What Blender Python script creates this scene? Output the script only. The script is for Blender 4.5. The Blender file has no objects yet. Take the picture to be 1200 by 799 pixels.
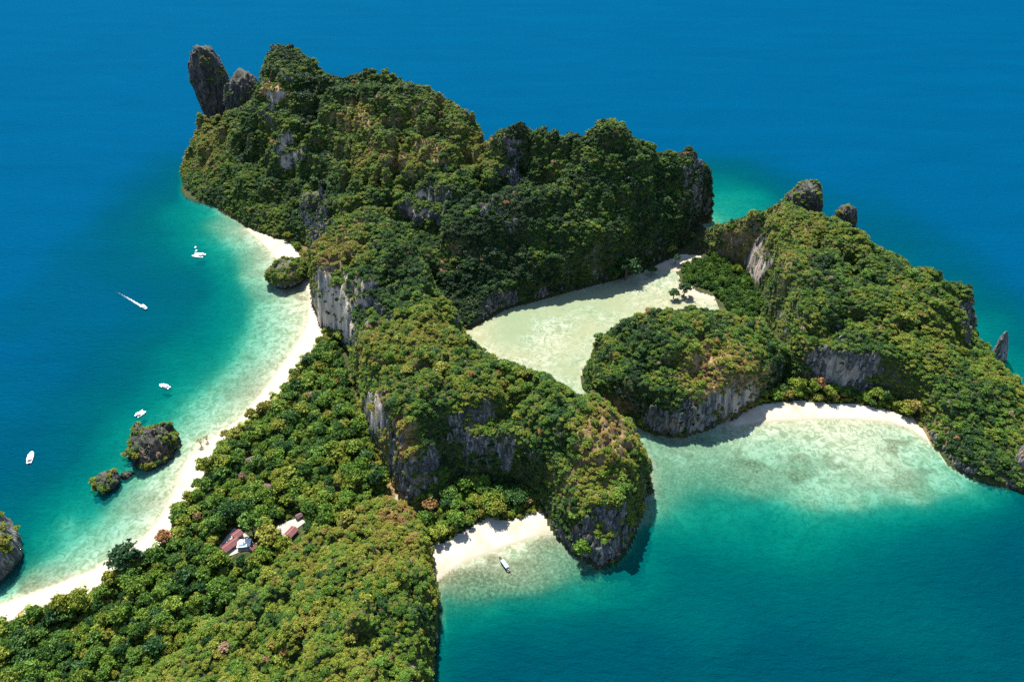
import bpy, math, random
import numpy as np
from mathutils import Vector, Matrix, Euler

rng = np.random.default_rng(7)
random.seed(7)
R = math.radians
scene = bpy.context.scene
COL = scene.collection

# ------------------------------------------------------------------ camera
F, PITCH, H = 820.0, R(37.0), 420.0
SN, CS = math.sin(PITCH), math.cos(PITCH)
cam = bpy.data.cameras.new('camera')
cam.sensor_width = 36.0
cam.lens = 36.0 * F / 1200.0
cam.clip_start, cam.clip_end = 1.0, 60000.0
camo = bpy.data.objects.new('camera', cam)
COL.objects.link(camo)
camo.location = (0, 0, H)
camo.rotation_euler = (math.pi / 2 - PITCH, 0, 0)
scene.camera = camo

# ------------------------------------------------------------------ sky, sun, exposure
SUN_EL, SUN_AZ = R(56.0), math.atan2(-0.36, 0.93)      # azimuth measured from +Y towards +X
world = bpy.data.worlds.new('World')
scene.world = world
world.use_nodes = True
wn = world.node_tree
bg = wn.nodes['Background']
sky = wn.nodes.new('ShaderNodeTexSky')
sky.sky_type = 'NISHITA'
sky.sun_disc = False
sky.sun_elevation = SUN_EL
sky.sun_rotation = SUN_AZ
sky.air_density, sky.dust_density, sky.ozone_density = 1.0, 0.6, 1.5
wn.links.new(sky.outputs[0], bg.inputs[0])
bg.inputs[1].default_value = 0.105
sun = bpy.data.lights.new('sun', 'SUN')
sun.energy = 5.0
sun.angle = R(0.5)
sun.color = (1.0, 0.95, 0.86)
suno = bpy.data.objects.new('sun', sun)
COL.objects.link(suno)
suno.location = (-300, 600, 700)
sd_ = Vector((math.sin(SUN_AZ) * math.cos(SUN_EL), math.cos(SUN_AZ) * math.cos(SUN_EL), math.sin(SUN_EL)))
suno.rotation_euler = sd_.to_track_quat('Z', 'Y').to_euler()
vs = scene.view_settings
vs.view_transform, vs.look, vs.gamma = 'Standard', 'None', 1.0
vs.exposure = 1.3
vs.use_curve_mapping = False
cy = scene.cycles
cy.max_bounces, cy.diffuse_bounces, cy.glossy_bounces = 8, 3, 2
cy.transmission_bounces, cy.transparent_max_bounces = 4, 12
cy.caustics_reflective = cy.caustics_refractive = False
cy.use_denoising = False
cy.sample_clamp_indirect = 4.0


# ------------------------------------------------------------------ helpers
def P(u, v, z=0.0):
    """photo pixel (1200 x 799) on the level z -> world x, y"""
    vp = v - 399.5
    s = (H - z) / (vp * CS + F * SN)
    return (u - 600.0) * s, (F * CS - vp * SN) * s


def proj(x, y, z):
    """world -> photo pixel, depth"""
    dz = z - H
    zc = y * CS - dz * SN
    return 600.0 + F * x / zc, 399.5 - F * (y * SN + dz * CS) / zc, zc


def hash3(i, j, k, s):
    n = (i * 374761393 + j * 668265263 + k * 2147483647 + s * 1274126177) & 0x7fffffff
    n = ((n ^ (n >> 13)) * 1274126177) & 0x7fffffff
    n = ((n ^ (n >> 16)) * 668265263) & 0x7fffffff
    return ((n ^ (n >> 15)) & 0xffff) / 32767.5 - 1.0


def noise3(x, y, z, s=0):
    x, y, z = np.broadcast_arrays(np.asarray(x, float), np.asarray(y, float), np.asarray(z, float))
    i, j, k = (np.floor(a).astype(np.int64) for a in (x, y, z))
    fx, fy, fz = x - i, y - j, z - k
    fx, fy, fz = (a * a * (3 - 2 * a) for a in (fx, fy, fz))
    out = 0
    for a in (0, 1):
        wx = fx if a else 1 - fx
        for b in (0, 1):
            wy = fy if b else 1 - fy
            for c in (0, 1):
                wz = fz if c else 1 - fz
                out = out + hash3(i + a, j + b, k + c, s) * wx * wy * wz
    return out


def fbm(x, y, z=0.0, s=0, o=4, rough=0.5):
    t, a, n = 0, 1.0, 0.0
    for q in range(o):
        t = t + a * noise3(x * 2 ** q, y * 2 ** q, np.asarray(z) * 2 ** q, s + q * 17)
        n += a
        a *= rough
    return t / n


def poly_sd(px, py, poly):
    """signed distance, positive inside"""
    poly = np.asarray(poly, float)
    d2 = np.full(px.shape, 1e18)
    ins = np.zeros(px.shape, bool)
    for (ax, ay), (bx, by) in zip(poly, np.roll(poly, -1, 0)):
        ex, ey = bx - ax, by - ay
        t = np.clip(((px - ax) * ex + (py - ay) * ey) / (ex * ex + ey * ey + 1e-9), 0, 1)
        d2 = np.minimum(d2, (px - ax - t * ex) ** 2 + (py - ay - t * ey) ** 2)
        if ay != by:
            c = ((ay > py) != (by > py)) & (px < (bx - ax) * (py - ay) / (by - ay) + ax)
            ins ^= c
    d = np.sqrt(d2)
    return np.where(ins, d, -d)


def rbf_fit(pts, vals, smooth=0.0):
    pts = np.asarray(pts, float)
    n = len(pts)
    d = np.hypot(pts[:, None, 0] - pts[None, :, 0], pts[:, None, 1] - pts[None, :, 1])
    A = np.zeros((n + 1, n + 1))
    A[:n, :n] = d - smooth * np.eye(n)
    A[:n, n] = A[n, :n] = 1
    w = np.linalg.solve(A, np.append(np.asarray(vals, float), 0))

    def f(x, y):
        o = np.full(x.shape, w[n])
        for (a, b), c in zip(pts, w[:n]):
            o = o + c * np.hypot(x - a, y - b)
        return o
    return f


def smoothstep(a, b, x):
    t = np.clip((x - a) / (b - a), 0, 1)
    return t * t * (3 - 2 * t)


def mesh_np(name, V, Q, mats=None, smooth=False, attrs=None):
    """V (n,3) array; Q list/array of quads or list of polygons"""
    me = bpy.data.meshes.new(name)
    if isinstance(Q, np.ndarray):
        k = Q.shape[1]
        me.vertices.add(len(V))
        me.vertices.foreach_set('co', np.asarray(V, np.float32).ravel())
        me.loops.add(Q.size)
        me.loops.foreach_set('vertex_index', Q.astype(np.int32).ravel())
        me.polygons.add(len(Q))
        me.polygons.foreach_set('loop_start', np.arange(0, Q.size, k, dtype=np.int32))
        me.update(calc_edges=True)
    else:
        me.from_pydata([tuple(map(float, v)) for v in V], [], [tuple(map(int, q)) for q in Q])
        me.update()
    for k, a in (attrs or {}).items():
        at = me.attributes.new(k, 'FLOAT', 'POINT')
        at.data.foreach_set('value', np.asarray(a, np.float32))
    if smooth:
        me.polygons.foreach_set('use_smooth', np.ones(len(me.polygons), bool))
    for m in mats or []:
        me.materials.append(m)
    return me


def obj(name, me, parent=None, loc=(0, 0, 0), rot=(0, 0, 0)):
    o = bpy.data.objects.new(name, me)
    COL.objects.link(o)
    o.location, o.rotation_euler = loc, rot
    if parent is not None:
        o.parent = parent
    return o


def tag(o, label=None, cat=None, group=None, kind=None):
    for k, v in (('label', label), ('category', cat), ('group', group), ('kind', kind)):
        if v:
            o[k] = v
    return o


# ------------------------------------------------------------------ materials
class NT:
    def __init__(s, name):
        s.m = bpy.data.materials.new(name)
        s.m.use_nodes = True
        s.t = s.m.node_tree
        s.b = s.t.nodes['Principled BSDF']
        s.out = s.t.nodes['Material Output']

    def n(s, typ, **kw):
        d = s.t.nodes.new('ShaderNode' + typ)
        for k, v in kw.items():
            setattr(d, k, v)
        return d

    def l(s, a, b):
        s.t.links.new(a, b)

    def val(s, sock, v):
        if hasattr(v, 'links'):
            s.l(v, sock)
        else:
            sock.default_value = v

    def math(s, op, a, b=0.0, clamp=False):
        d = s.n('Math', operation=op)
        d.use_clamp = clamp
        s.val(d.inputs[0], a)
        s.val(d.inputs[1], b)
        return d.outputs[0]

    def mix(s, f, a, b, mode='MIX'):
        d = s.n('MixRGB', blend_type=mode)
        s.val(d.inputs[0], f)
        for i, c in ((1, a), (2, b)):
            s.val(d.inputs[i], c if hasattr(c, 'links') else (*c, 1))
        return d.outputs[0]

    def noise(s, scale, detail=4, rough=0.55, vec=None, dist=0.0):
        d = s.n('TexNoise')
        d.inputs['Scale'].default_value = scale
        d.inputs['Detail'].default_value = detail
        d.inputs['Roughness'].default_value = rough
        d.inputs['Distortion'].default_value = dist
        if vec is not None:
            s.l(vec, d.inputs['Vector'])
        return d.outputs['Fac']

    def ramp(s, f, stops):
        d = s.n('ValToRGB')
        e = d.color_ramp.elements
        while len(e) < len(stops):
            e.new(0.5)
        for q, (p, c) in zip(e, stops):
            q.position = p
            q.color = (*c, 1) if len(c) == 3 else c
        s.l(f, d.inputs[0])
        return d.outputs[0]

    def sst(s, f, a, b):
        d = s.n('MapRange', interpolation_type='SMOOTHSTEP')
        s.l(f, d.inputs[0])
        d.inputs[1].default_value, d.inputs[2].default_value = a, b
        return d.outputs[0]

    def mapping(s, scale):
        g = s.n('NewGeometry')
        m = s.n('Mapping')
        m.inputs['Scale'].default_value = scale
        s.l(g.outputs['Position'], m.inputs[0])
        return m.outputs[0]

    def attr(s, name, typ='GEOMETRY'):
        a = s.n('Attribute', attribute_name=name, attribute_type=typ)
        return a.outputs['Fac']

    def bump(s, h, strength, dist):
        b = s.n('Bump')
        b.inputs['Strength'].default_value = strength
        b.inputs['Distance'].default_value = dist
        s.l(h, b.inputs['Height'])
        return b.outputs[0]


def rock_color(t):
    """weathered limestone: pale and dark vertical streaks, ochre runs"""
    pos = t.mapping((1, 1, 1))
    streak = t.mapping((0.16, 0.16, 0.018))
    fine = t.mapping((0.55, 0.55, 0.09))
    a = t.noise(1.0, 5, 0.6, streak, 0.4)
    b = t.noise(1.0, 5, 0.65, fine, 0.3)
    c = t.noise(0.035, 4, 0.6, pos)
    col = t.ramp(a, [(0.30, (0.055, 0.058, 0.062)), (0.45, (0.17, 0.165, 0.16)), (0.58, (0.30, 0.28, 0.26)), (0.74, (0.46, 0.43, 0.40))])
    col = t.mix(t.sst(b, 0.42, 0.62), (0.06, 0.062, 0.066), col)
    och = t.math('MULTIPLY', t.sst(c, 0.52, 0.66), t.sst(a, 0.46, 0.62))
    col = t.mix(t.math('MULTIPLY', och, 0.7), col, (0.42, 0.24, 0.13))
    h = t.math('ADD', a, t.math('MULTIPLY', b, 0.6))
    return col, h


def make_rock(name, gain=1.0):
    t = NT(name)
    col, h = rock_color(t)
    col = t.mix(1.0, col, (gain, gain, gain), 'MULTIPLY')
    geo = t.n('NewGeometry')
    sep = t.n('SeparateXYZ')
    t.l(geo.outputs['Position'], sep.inputs[0])
    n = t.noise(0.25, 3, 0.6, geo.outputs['Position'])
    # tide mark: dark wet band with a shape of its own just above the sea
    z = t.math('ADD', sep.outputs[2], t.math('MULTIPLY', n, -2.5))
    col = t.mix(t.sst(z, 0.6, 1.8), (0.035, 0.035, 0.03), col)
    sn = t.n('SeparateXYZ')
    t.l(geo.outputs['Normal'], sn.inputs[0])
    moss = t.math('MULTIPLY', t.sst(t.math('ADD', sn.outputs[2], t.math('MULTIPLY', n, 0.6)), 0.6, 1.1), 0.25 if gain < 0.5 else 0.8)
    col = t.mix(moss, col, t.ramp(t.noise(0.6, 4, 0.7, geo.outputs['Position']), [(0.35, (0.025, 0.04, 0.015)), (0.55, (0.07, 0.085, 0.035)), (0.7, (0.17, 0.15, 0.11))]))
    t.l(col, t.b.inputs['Base Color'])
    t.b.inputs['Roughness'].default_value = 0.9
    t.b.inputs['Specular IOR Level'].default_value = 0.2
    t.l(t.bump(h, 0.9, 1.6), t.b.inputs['Normal'])
    return t.m


def make_hill():
    t = NT('hill_ground')
    col, h = rock_color(t)
    geo = t.n('NewGeometry')
    n1 = t.noise(0.06, 5, 0.6, geo.outputs['Position'])
    n2 = t.noise(0.5, 4, 0.6, geo.outputs['Position'])
    soil = t.ramp(n2, [(0.35, (0.022, 0.032, 0.012)), (0.55, (0.045, 0.055, 0.02)), (0.75, (0.11, 0.085, 0.04))])
    dry = t.ramp(n2, [(0.3, (0.16, 0.10, 0.045)), (0.6, (0.34, 0.22, 0.11)), (0.8, (0.42, 0.31, 0.17))])
    soil = t.mix(t.math('MULTIPLY', t.attr('dry'), t.sst(n1, 0.3, 0.5)), soil, dry)
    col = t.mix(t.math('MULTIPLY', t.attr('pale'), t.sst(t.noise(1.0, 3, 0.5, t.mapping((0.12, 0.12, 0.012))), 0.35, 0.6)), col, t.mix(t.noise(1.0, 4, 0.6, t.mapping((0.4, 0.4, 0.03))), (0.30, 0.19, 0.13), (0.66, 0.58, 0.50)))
    r = t.math('ADD', t.attr('rock'), t.math('MULTIPLY', t.math('SUBTRACT', n1, 0.5), 0.9))
    r = t.sst(r, 0.35, 0.6)
    sep = t.n('SeparateXYZ')
    t.l(geo.outputs['Position'], sep.inputs[0])
    z = t.math('ADD', sep.outputs[2], t.math('MULTIPLY', n2, -2.5))
    col = t.mix(t.sst(z, 0.6, 2.0), (0.03, 0.03, 0.026), col)
    sn = t.n('SeparateXYZ')
    t.l(geo.outputs['Normal'], sn.inputs[0])
    moss = t.math('MULTIPLY', t.sst(t.math('ADD', sn.outputs[2], t.math('MULTIPLY', n2, 0.6)), 0.75, 1.15), 0.85)
    c = t.mix(r, soil, t.mix(moss, col, soil))
    t.l(c, t.b.inputs['Base Color'])
    t.b.inputs['Roughness'].default_value = 0.95
    t.b.inputs['Specular IOR Level'].default_value = 0.1
    t.l(t.bump(t.math('ADD', h, n2), 0.8, 1.5), t.b.inputs['Normal'])
    return t.m


def make_sand():
    t = NT('sand')
    p = t.mapping((1, 1, 1))
    a = t.noise(0.05, 5, 0.6, p)
    b = t.noise(0.8, 5, 0.7, p)
    c = t.ramp(a, [(0.3, (0.31, 0.265, 0.195)), (0.5, (0.375, 0.34, 0.275)), (0.7, (0.43, 0.40, 0.34))])
    c = t.mix(t.math('MULTIPLY', t.sst(b, 0.58, 0.72), 0.35), c, (0.28, 0.22, 0.14))
    sep = t.n('SeparateXYZ')
    t.l(p, sep.inputs[0])
    z = t.math('ADD', sep.outputs[2], t.math('MULTIPLY', a, -0.5))
    c = t.mix(t.sst(z, -0.35, 0.25), (0.27, 0.245, 0.17), c)       # damp strip by the water
    t.l(c, t.b.inputs['Base Color'])
    t.b.inputs['Roughness'].default_value = 0.95
    t.b.inputs['Specular IOR Level'].default_value = 0.1
    t.l(t.bump(b, 0.4, 0.4), t.b.inputs['Normal'])
    return t.m


def make_seabed():
    t = NT('seabed')
    p = t.mapping((1, 1, 1))
    a = t.noise(0.018, 6, 0.65, p, 0.6)
    b = t.noise(0.09, 6, 0.7, p, 0.5)
    f = t.noise(0.5, 4, 0.7, p)
    sand = t.ramp(b, [(0.3, (0.23, 0.24, 0.155)), (0.5, (0.33, 0.32, 0.235)), (0.7, (0.41, 0.39, 0.31))])
    reef = t.ramp(f, [(0.3, (0.045, 0.05, 0.03)), (0.5, (0.13, 0.12, 0.07)), (0.7, (0.27, 0.23, 0.15))])
    k = t.math('ADD', t.math('MULTIPLY', a, 0.55), t.math('MULTIPLY', b, 0.45))
    k = t.math('ADD', k, t.math('MULTIPLY', t.attr('reef'), 0.24))
    k = t.math('MULTIPLY', t.sst(k, 0.53, 0.63), t.math('ADD', t.math('MULTIPLY', t.attr('reef'), 0.6), 0.3), True)
    g = t.noise(0.16, 6, 0.78, p, 1.2)
    sand = t.mix(t.math('MULTIPLY', t.sst(g, 0.43, 0.60), 0.75), sand, (0.11, 0.15, 0.075))
    c = t.mix(k, sand, reef)
    al = t.math('MULTIPLY', t.attr('algae'), t.math('ADD', t.math('MULTIPLY', t.sst(a, 0.35, 0.65), 0.3), 0.66))
    c = t.mix(al, c, (0.245, 0.232, 0.135))
    t.l(c, t.b.inputs['Base Color'])
    t.b.inputs['Roughness'].default_value = 1.0
    t.b.inputs['Specular IOR Level'].default_value = 0.0
    return t.m


def make_water():
    t = NT('sea_water')
    d = t.attr('depth')
    p = t.mapping((1, 1, 1))
    # light is absorbed on its way down and up; red goes first
    def trans(k):
        return t.math('POWER', math.e, t.math('MULTIPLY', d, -k))
    comb = t.n('CombineColor')
    for i, k in enumerate((0.40, 0.050, 0.076)):
        t.l(trans(k), comb.inputs[i])
    tr = t.n('BsdfTransparent')
    t.l(comb.outputs[0], tr.inputs[0])
    # light scattered back by the water itself
    sc = t.ramp(t.math('DIVIDE', d, 26.0), [(0.0, (0.02, 0.150, 0.135)), (0.16, (0.0, 0.114, 0.120)), (0.38, (0.0, 0.060, 0.082)), (0.62, (0.0, 0.047, 0.082)), (0.84, (0.0, 0.046, 0.094)), (1.0, (0.0, 0.047, 0.108))])
    bay = t.ramp(t.math('DIVIDE', d, 26.0), [(0.0, (0.02, 0.150, 0.125)), (0.16, (0.0, 0.116, 0.108)), (0.38, (0.0, 0.060, 0.072)), (0.6, (0.0, 0.038, 0.055)), (1.0, (0.0, 0.036, 0.058))])
    sc = t.mix(t.attr('plankton'), sc, bay)
    wm = t.n('Mapping')
    wm.inputs['Scale'].default_value = (0.0035, 0.016, 1)
    wm.inputs['Rotation'].default_value = (0, 0, 0.35)
    t.l(p, wm.inputs[0])
    big = t.noise(1.0, 6, 0.65, wm.outputs[0], 0.8)
    sc = t.mix(1.0, sc, t.ramp(big, [(0.3, (0.90, 0.91, 0.92)), (0.7, (1.08, 1.07, 1.06))]), 'MULTIPLY')
    df = t.n('BsdfDiffuse')
    t.l(sc, df.inputs[0])
    body = t.n('MixShader')
    t.l(t.math('SUBTRACT', 1.0, trans(0.13)), body.inputs[0])
    t.l(tr.outputs[0], body.inputs[1])
    t.l(df.outputs[0], body.inputs[2])
    w = t.n('Mapping')
    w.inputs['Scale'].default_value = (0.10, 0.22, 1)
    w.inputs['Rotation'].default_value = (0, 0, 0.5)
    t.l(p, w.inputs[0])
    w1 = t.noise(1.0, 6, 0.7, w.outputs[0], 0.8)
    w2 = t.noise(3.2, 4, 0.7, w.outputs[0], 0.8)
    bp = t.bump(t.math('ADD', w1, t.math('MULTIPLY', w2, 0.45)), 0.85, 2.2)
    t.l(bp, df.inputs['Normal'])
    gl = t.n('BsdfGlossy')
    gl.inputs['Roughness'].default_value = 0.32
    gl.inputs['Color'].default_value = (0.06, 0.55, 0.9, 1)
    t.l(bp, gl.inputs['Normal'])
    fr = t.n('Fresnel')
    fr.inputs[0].default_value = 1.22
    t.l(bp, fr.inputs['Normal'])
    mx = t.n('MixShader')
    t.l(t.math('MULTIPLY', fr.outputs[0], 0.05), mx.inputs[0])
    t.l(body.outputs[0], mx.inputs[1])
    t.l(gl.outputs[0], mx.inputs[2])
    t.l(mx.outputs[0], t.out.inputs['Surface'])
    t.t.nodes.remove(t.b)
    return t.m


def make_leaf(name, stops):
    t = NT(name)
    tint = t.attr('tint', 'INSTANCER')
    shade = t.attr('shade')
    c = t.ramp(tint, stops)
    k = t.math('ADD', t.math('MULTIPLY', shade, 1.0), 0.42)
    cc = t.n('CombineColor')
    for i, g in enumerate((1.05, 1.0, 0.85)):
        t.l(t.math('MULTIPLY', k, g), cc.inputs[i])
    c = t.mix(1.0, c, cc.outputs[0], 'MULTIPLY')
    tl = t.n('BsdfTranslucent')
    t.l(c, t.b.inputs['Base Color'])
    t.b.inputs['Roughness'].default_value = 0.5
    t.b.inputs['Specular IOR Level'].default_value = 0.2
    t.l(c, tl.inputs[0])
    mx = t.n('MixShader')
    mx.inputs[0].default_value = 0.15
    t.l(t.b.outputs[0], mx.inputs[1])
    t.l(tl.outputs[0], mx.inputs[2])
    t.l(mx.outputs[0], t.out.inputs['Surface'])
    return t.m


def plain(name, col, rough=0.6, var=0.15, scale=3.0, metal=0.0):
    t = NT(name)
    tc = t.n('TexCoord')
    n = t.noise(scale, 4, 0.6, tc.outputs['Object'])
    c = t.mix(t.sst(n, 0.3, 0.7), tuple(x * (1 - var) for x in col), tuple(min(1, x * (1 + var)) for x in col))
    t.l(c, t.b.inputs['Base Color'])
    t.b.inputs['Roughness'].default_value = rough
    t.b.inputs['Metallic'].default_value = metal
    return t.m


M_ROCK = make_rock('limestone', 0.8)
M_ROCK_D = make_rock('dark_limestone', 0.42)
M_ROCK_P = make_rock('pale_limestone', 1.35)
M_HILL = make_hill()
M_SAND = make_sand()
M_BED = make_seabed()
M_SEA = make_water()
LEAF = [(0.0, (0.012, 0.040, 0.016)), (0.2, (0.022, 0.072, 0.018)), (0.4, (0.094, 0.188, 0.022)), (0.55, (0.180, 0.220, 0.026)),
        (0.68, (0.205, 0.195, 0.036)), (0.8, (0.26, 0.180, 0.060)), (0.9, (0.31, 0.165, 0.075)), (1.0, (0.25, 0.205, 0.175))]
M_LEAF = make_leaf('leaves', LEAF)
M_BARK = plain('bark', (0.12, 0.095, 0.07), 0.95)

# ------------------------------------------------------------------ terrain: hills (pixels with a level -> world), lowland, beaches, seabed
def pw(lst):
    out = []
    for e in lst:
        out.append(e[1:] if e[0] == 'w' else P(*e))
    return out


HILLS = {
    # name: (base polygon, tops [(u, v, z)], cliff width, cliff power, bump)
    'peak': ([(216, 231), (236, 238), (252, 243), (275, 257), (300, 273), (322, 281), (345, 284), (362, 290), (382, 300), ('w', -185, 680), ('w', -125, 625), ('w', -60, 640),
              ('w', 0, 740), ('w', 12, 840), ('w', -30, 885), ('w', -110, 940), ('w', -180, 985), ('w', -250, 1045), ('w', -330, 1070),
              ('w', -390, 1050), ('w', -450, 1060), ('w', -490, 1030), ('w', -490, 975), (213, 216)],
             [(222, 170, 34), (234, 140, 58), (270, 126, 84), (303, 112, 104), (310, 66, 155), (320, 53, 160), (335, 50, 162), (350, 54, 160), (361, 66, 154), (381, 90, 142),
              (405, 86, 150), (430, 80, 160), (460, 86, 158), (490, 97, 153), (512, 106, 149), (530, 118, 142), (548, 130, 134), (558, 141, 124), (570, 158, 108), (579, 174, 96),
              (245, 185, 34), (240, 215, 12), (290, 200, 50), (290, 240, 22), (320, 160, 92), (322, 185, 62), (350, 130, 112), (350, 170, 88), (345, 210, 44), (370, 215, 52), (385, 210, 58), (400, 190, 84), (450, 160, 116), (480, 180, 106),
              (420, 130, 128), (500, 140, 126), (530, 170, 112), (550, 195, 100), (440, 215, 84), (480, 215, 84), (400, 235, 66), (372, 232, 46), (520, 200, 96), (490, 245, 66), (505, 285, 42), (522, 325, 26), (330, 262, 16)],
             26, 2.2, 0.85, 20, [(311, 78, 150), (325, 72, 153), (345, 72, 153), (330, 90, 145), (354, 90, 142), (311, 95, 138), (337, 58, 159)]),
    'lagoon': ([(821, 263), (810, 281), (798, 292), (775, 306), (752, 315), (730, 325), (690, 336), (640, 349), (600, 359), (575, 369), (552, 386), (540, 388),
                ('w', -75, 600), ('w', -90, 650), ('w', -80, 720), ('w', -40, 830), ('w', -10, 850), ('w', 60, 850), ('w', 150, 845), ('w', 225, 850), ('w', 255, 835), ('w', 258, 812)],
               [(596, 148, 130), (610, 146, 132), (630, 151, 130), (650, 153, 129), (680, 152, 134), (700, 144, 142), (712, 142, 144), (730, 150, 138), (760, 165, 122), (785, 170, 112), (808, 175, 98), (818, 182, 92),
                (600, 196, 92), (612, 212, 68), (592, 224, 64), (640, 216, 76), (560, 222, 92), (590, 232, 90), (625, 235, 88), (660, 208, 98), (690, 222, 92), (745, 220, 88), (790, 225, 62), (600, 290, 48),
                (650, 290, 46), (700, 280, 52), (560, 300, 46), (540, 260, 72), (530, 320, 28), (750, 270, 44), (790, 262, 36), (540, 372, 8)],
               12, 2.0, 0.55, 12, []),
    'ridge': ([(366, 335), (368, 360), (376, 385), (398, 398), (410, 420), (420, 455), (424, 492), (446, 540), (468, 580), (482, 602), (505, 606), (530, 588), (546, 566),
               (600, 572), (632, 590), (642, 612), (652, 630), (672, 648), (704, 666), (722, 655), (738, 634), (750, 604), (755, 575),
               ('w', 106, 360), ('w', 112, 395), ('w', 100, 428), ('w', 70, 450), ('w', 35, 480), ('w', -5, 510), ('w', -40, 550), (541, 392), ('w', -70, 590),
               ('w', -95, 640), ('w', -120, 705), ('w', -165, 700), ('w', -200, 665), (365, 315)],
              [(545, 394, 58), (560, 402, 60), (580, 414, 61), (600, 425, 62), (640, 440, 62), (690, 462, 60), (735, 492, 52), (748, 520, 42), (440, 240, 86), (470, 262, 82), (368, 312, 56), (395, 328, 60), (420, 345, 60), (400, 265, 78), (390, 290, 66), (490, 330, 70), (455, 330, 66), (500, 360, 72), (425, 380, 48), (440, 430, 56), (450, 465, 58),
               (480, 490, 62), (475, 400, 70), (520, 400, 74), (510, 445, 76), (540, 440, 73),
               (580, 445, 70), (620, 460, 66), (650, 480, 62), (690, 490, 60), (700, 520, 58), (720, 560, 46), (690, 580, 40), (700, 620, 24), (665, 560, 42), (650, 530, 48)],
              13, 2.2, 0.7, 10, [(548, 520, 36), (590, 515, 42), (505, 535, 34), (620, 535, 38), (535, 548, 16), (575, 548, 18), (605, 555, 18), (500, 575, 12)]),
    'knoll': ([(456, 588), (425, 606), (390, 636), (345, 668), (300, 700), (260, 735), (215, 772), (150, 815), (90, 880), ('w', -180, 120), ('w', -60, 110), (500, 900), (507, 799), (512, 750), (514, 700), (509, 660), (502, 628), (488, 604)],
              [(470, 600, 22), (440, 620, 40), (470, 640, 34), (420, 655, 52), (375, 680, 50), (430, 710, 58), (470, 700, 44), (485, 740, 40), (330, 720, 38), (400, 760, 54), (340, 770, 44), (270, 770, 26), (450, 790, 48), (300, 810, 36), (400, 850, 50)],
              13, 1.9, 0.8, 0, []),
    'round': ([(683, 432), (683, 450), (694, 470), (728, 490), (748, 500), (768, 508), (800, 513), (826, 504), (850, 490), (880, 476), (905, 463), (925, 440), ('w', 262, 520), ('w', 250, 560), ('w', 200, 575), ('w', 130, 572), ('w', 95, 555), ('w', 76, 525)],
              [(692, 425, 20), (700, 398, 34), (730, 376, 46), (780, 362, 51), (820, 362, 52), (850, 363, 50), (890, 376, 44), (912, 396, 36), (800, 400, 58), (850, 420, 54), (740, 420, 46), (715, 440, 30), (780, 455, 40), (830, 450, 40), (880, 430, 36), (800, 480, 24), (900, 440, 24)],
              9, 2.4, 0.6, 8, []),
    'east': ([(832, 300), (870, 318), (890, 350), (892, 372), (905, 400), (915, 440), (930, 455), (955, 462), (985, 463), (1015, 464), (1045, 474), (1070, 485), (1084, 505), (1095, 522), (1110, 541), (1140, 561), (1175, 570), (1200, 577), (1260, 600),
              ('w', 500, 380), ('w', 505, 440), ('w', 470, 490), ('w', 450, 520), ('w', 455, 560), ('w', 440, 590), ('w', 425, 640), ('w', 400, 690), ('w', 370, 740), ('w', 320, 790), ('w', 270, 790), ('w', 240, 770), ('w', 225, 745)],
             [(826, 274, 22), (850, 266, 28), (870, 258, 40), (890, 250, 48), (905, 240, 55), (935, 243, 60), (965, 255, 64), (985, 262, 66), (1010, 275, 70), (1050, 290, 72), (1080, 320, 68), (1105, 328, 66), (1130, 330, 65), (1141, 350, 60), (1141, 385, 40), (1165, 414, 26), (1190, 440, 18), (1200, 452, 16),
              (875, 290, 40), (905, 340, 44), (915, 385, 36), (950, 300, 60), (990, 330, 64), (985, 385, 55), (940, 400, 42), (1050, 400, 46), (1030, 350, 60), (1100, 380, 52), (1100, 450, 30), (1050, 450, 24), (1120, 500, 18), (1170, 480, 20), (1180, 530, 14), (950, 440, 20), (1020, 440, 24), (1130, 420, 30), (1120, 415, 44)],
             14, 2.0, 0.8, 18, []),
}
LOW = {
    # flat ground and beaches: shoreline polygons at sea level
    'west': [(288, 268), (312, 290), (326, 304), (338, 318), (352, 330), (362, 345), (360, 378), (345, 405), (328, 430), (305, 462), (278, 492), (250, 512), (232, 522), (214, 545), (202, 575), (188, 606), (165, 632), (138, 650), (105, 668), (60, 686), (25, 698), (0, 706), (-60, 722),
             (-140, 750), ('w', -420, 150), ('w', -300, 110), (150, 830), (300, 720), (450, 620), (470, 560), (430, 480), (400, 380), (385, 320), (350, 280), (320, 270), (300, 262)],
    'cove': [(509, 682), (528, 668), (548, 657), (580, 645), (612, 634), (640, 625), (655, 620), (650, 580), (600, 560), (540, 555), (480, 580), (475, 610), (495, 640)],
    'east': [(852, 497), (862, 500), (885, 496), (920, 493), (960, 491), (1000, 491), (1040, 494), (1066, 502), (1090, 518), (1100, 500), (1060, 460), (960, 445), (900, 440), (868, 468)],
    'spit': [(735, 328), (748, 322), (762, 318), (778, 316), (792, 318), (796, 326), (792, 336), (800, 348), (825, 352), (842, 358), (846, 372), (880, 385), (920, 380), (905, 320), (870, 290), (845, 280), (828, 268), (822, 262), (812, 275), (800, 290), (770, 305)],
}
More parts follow.
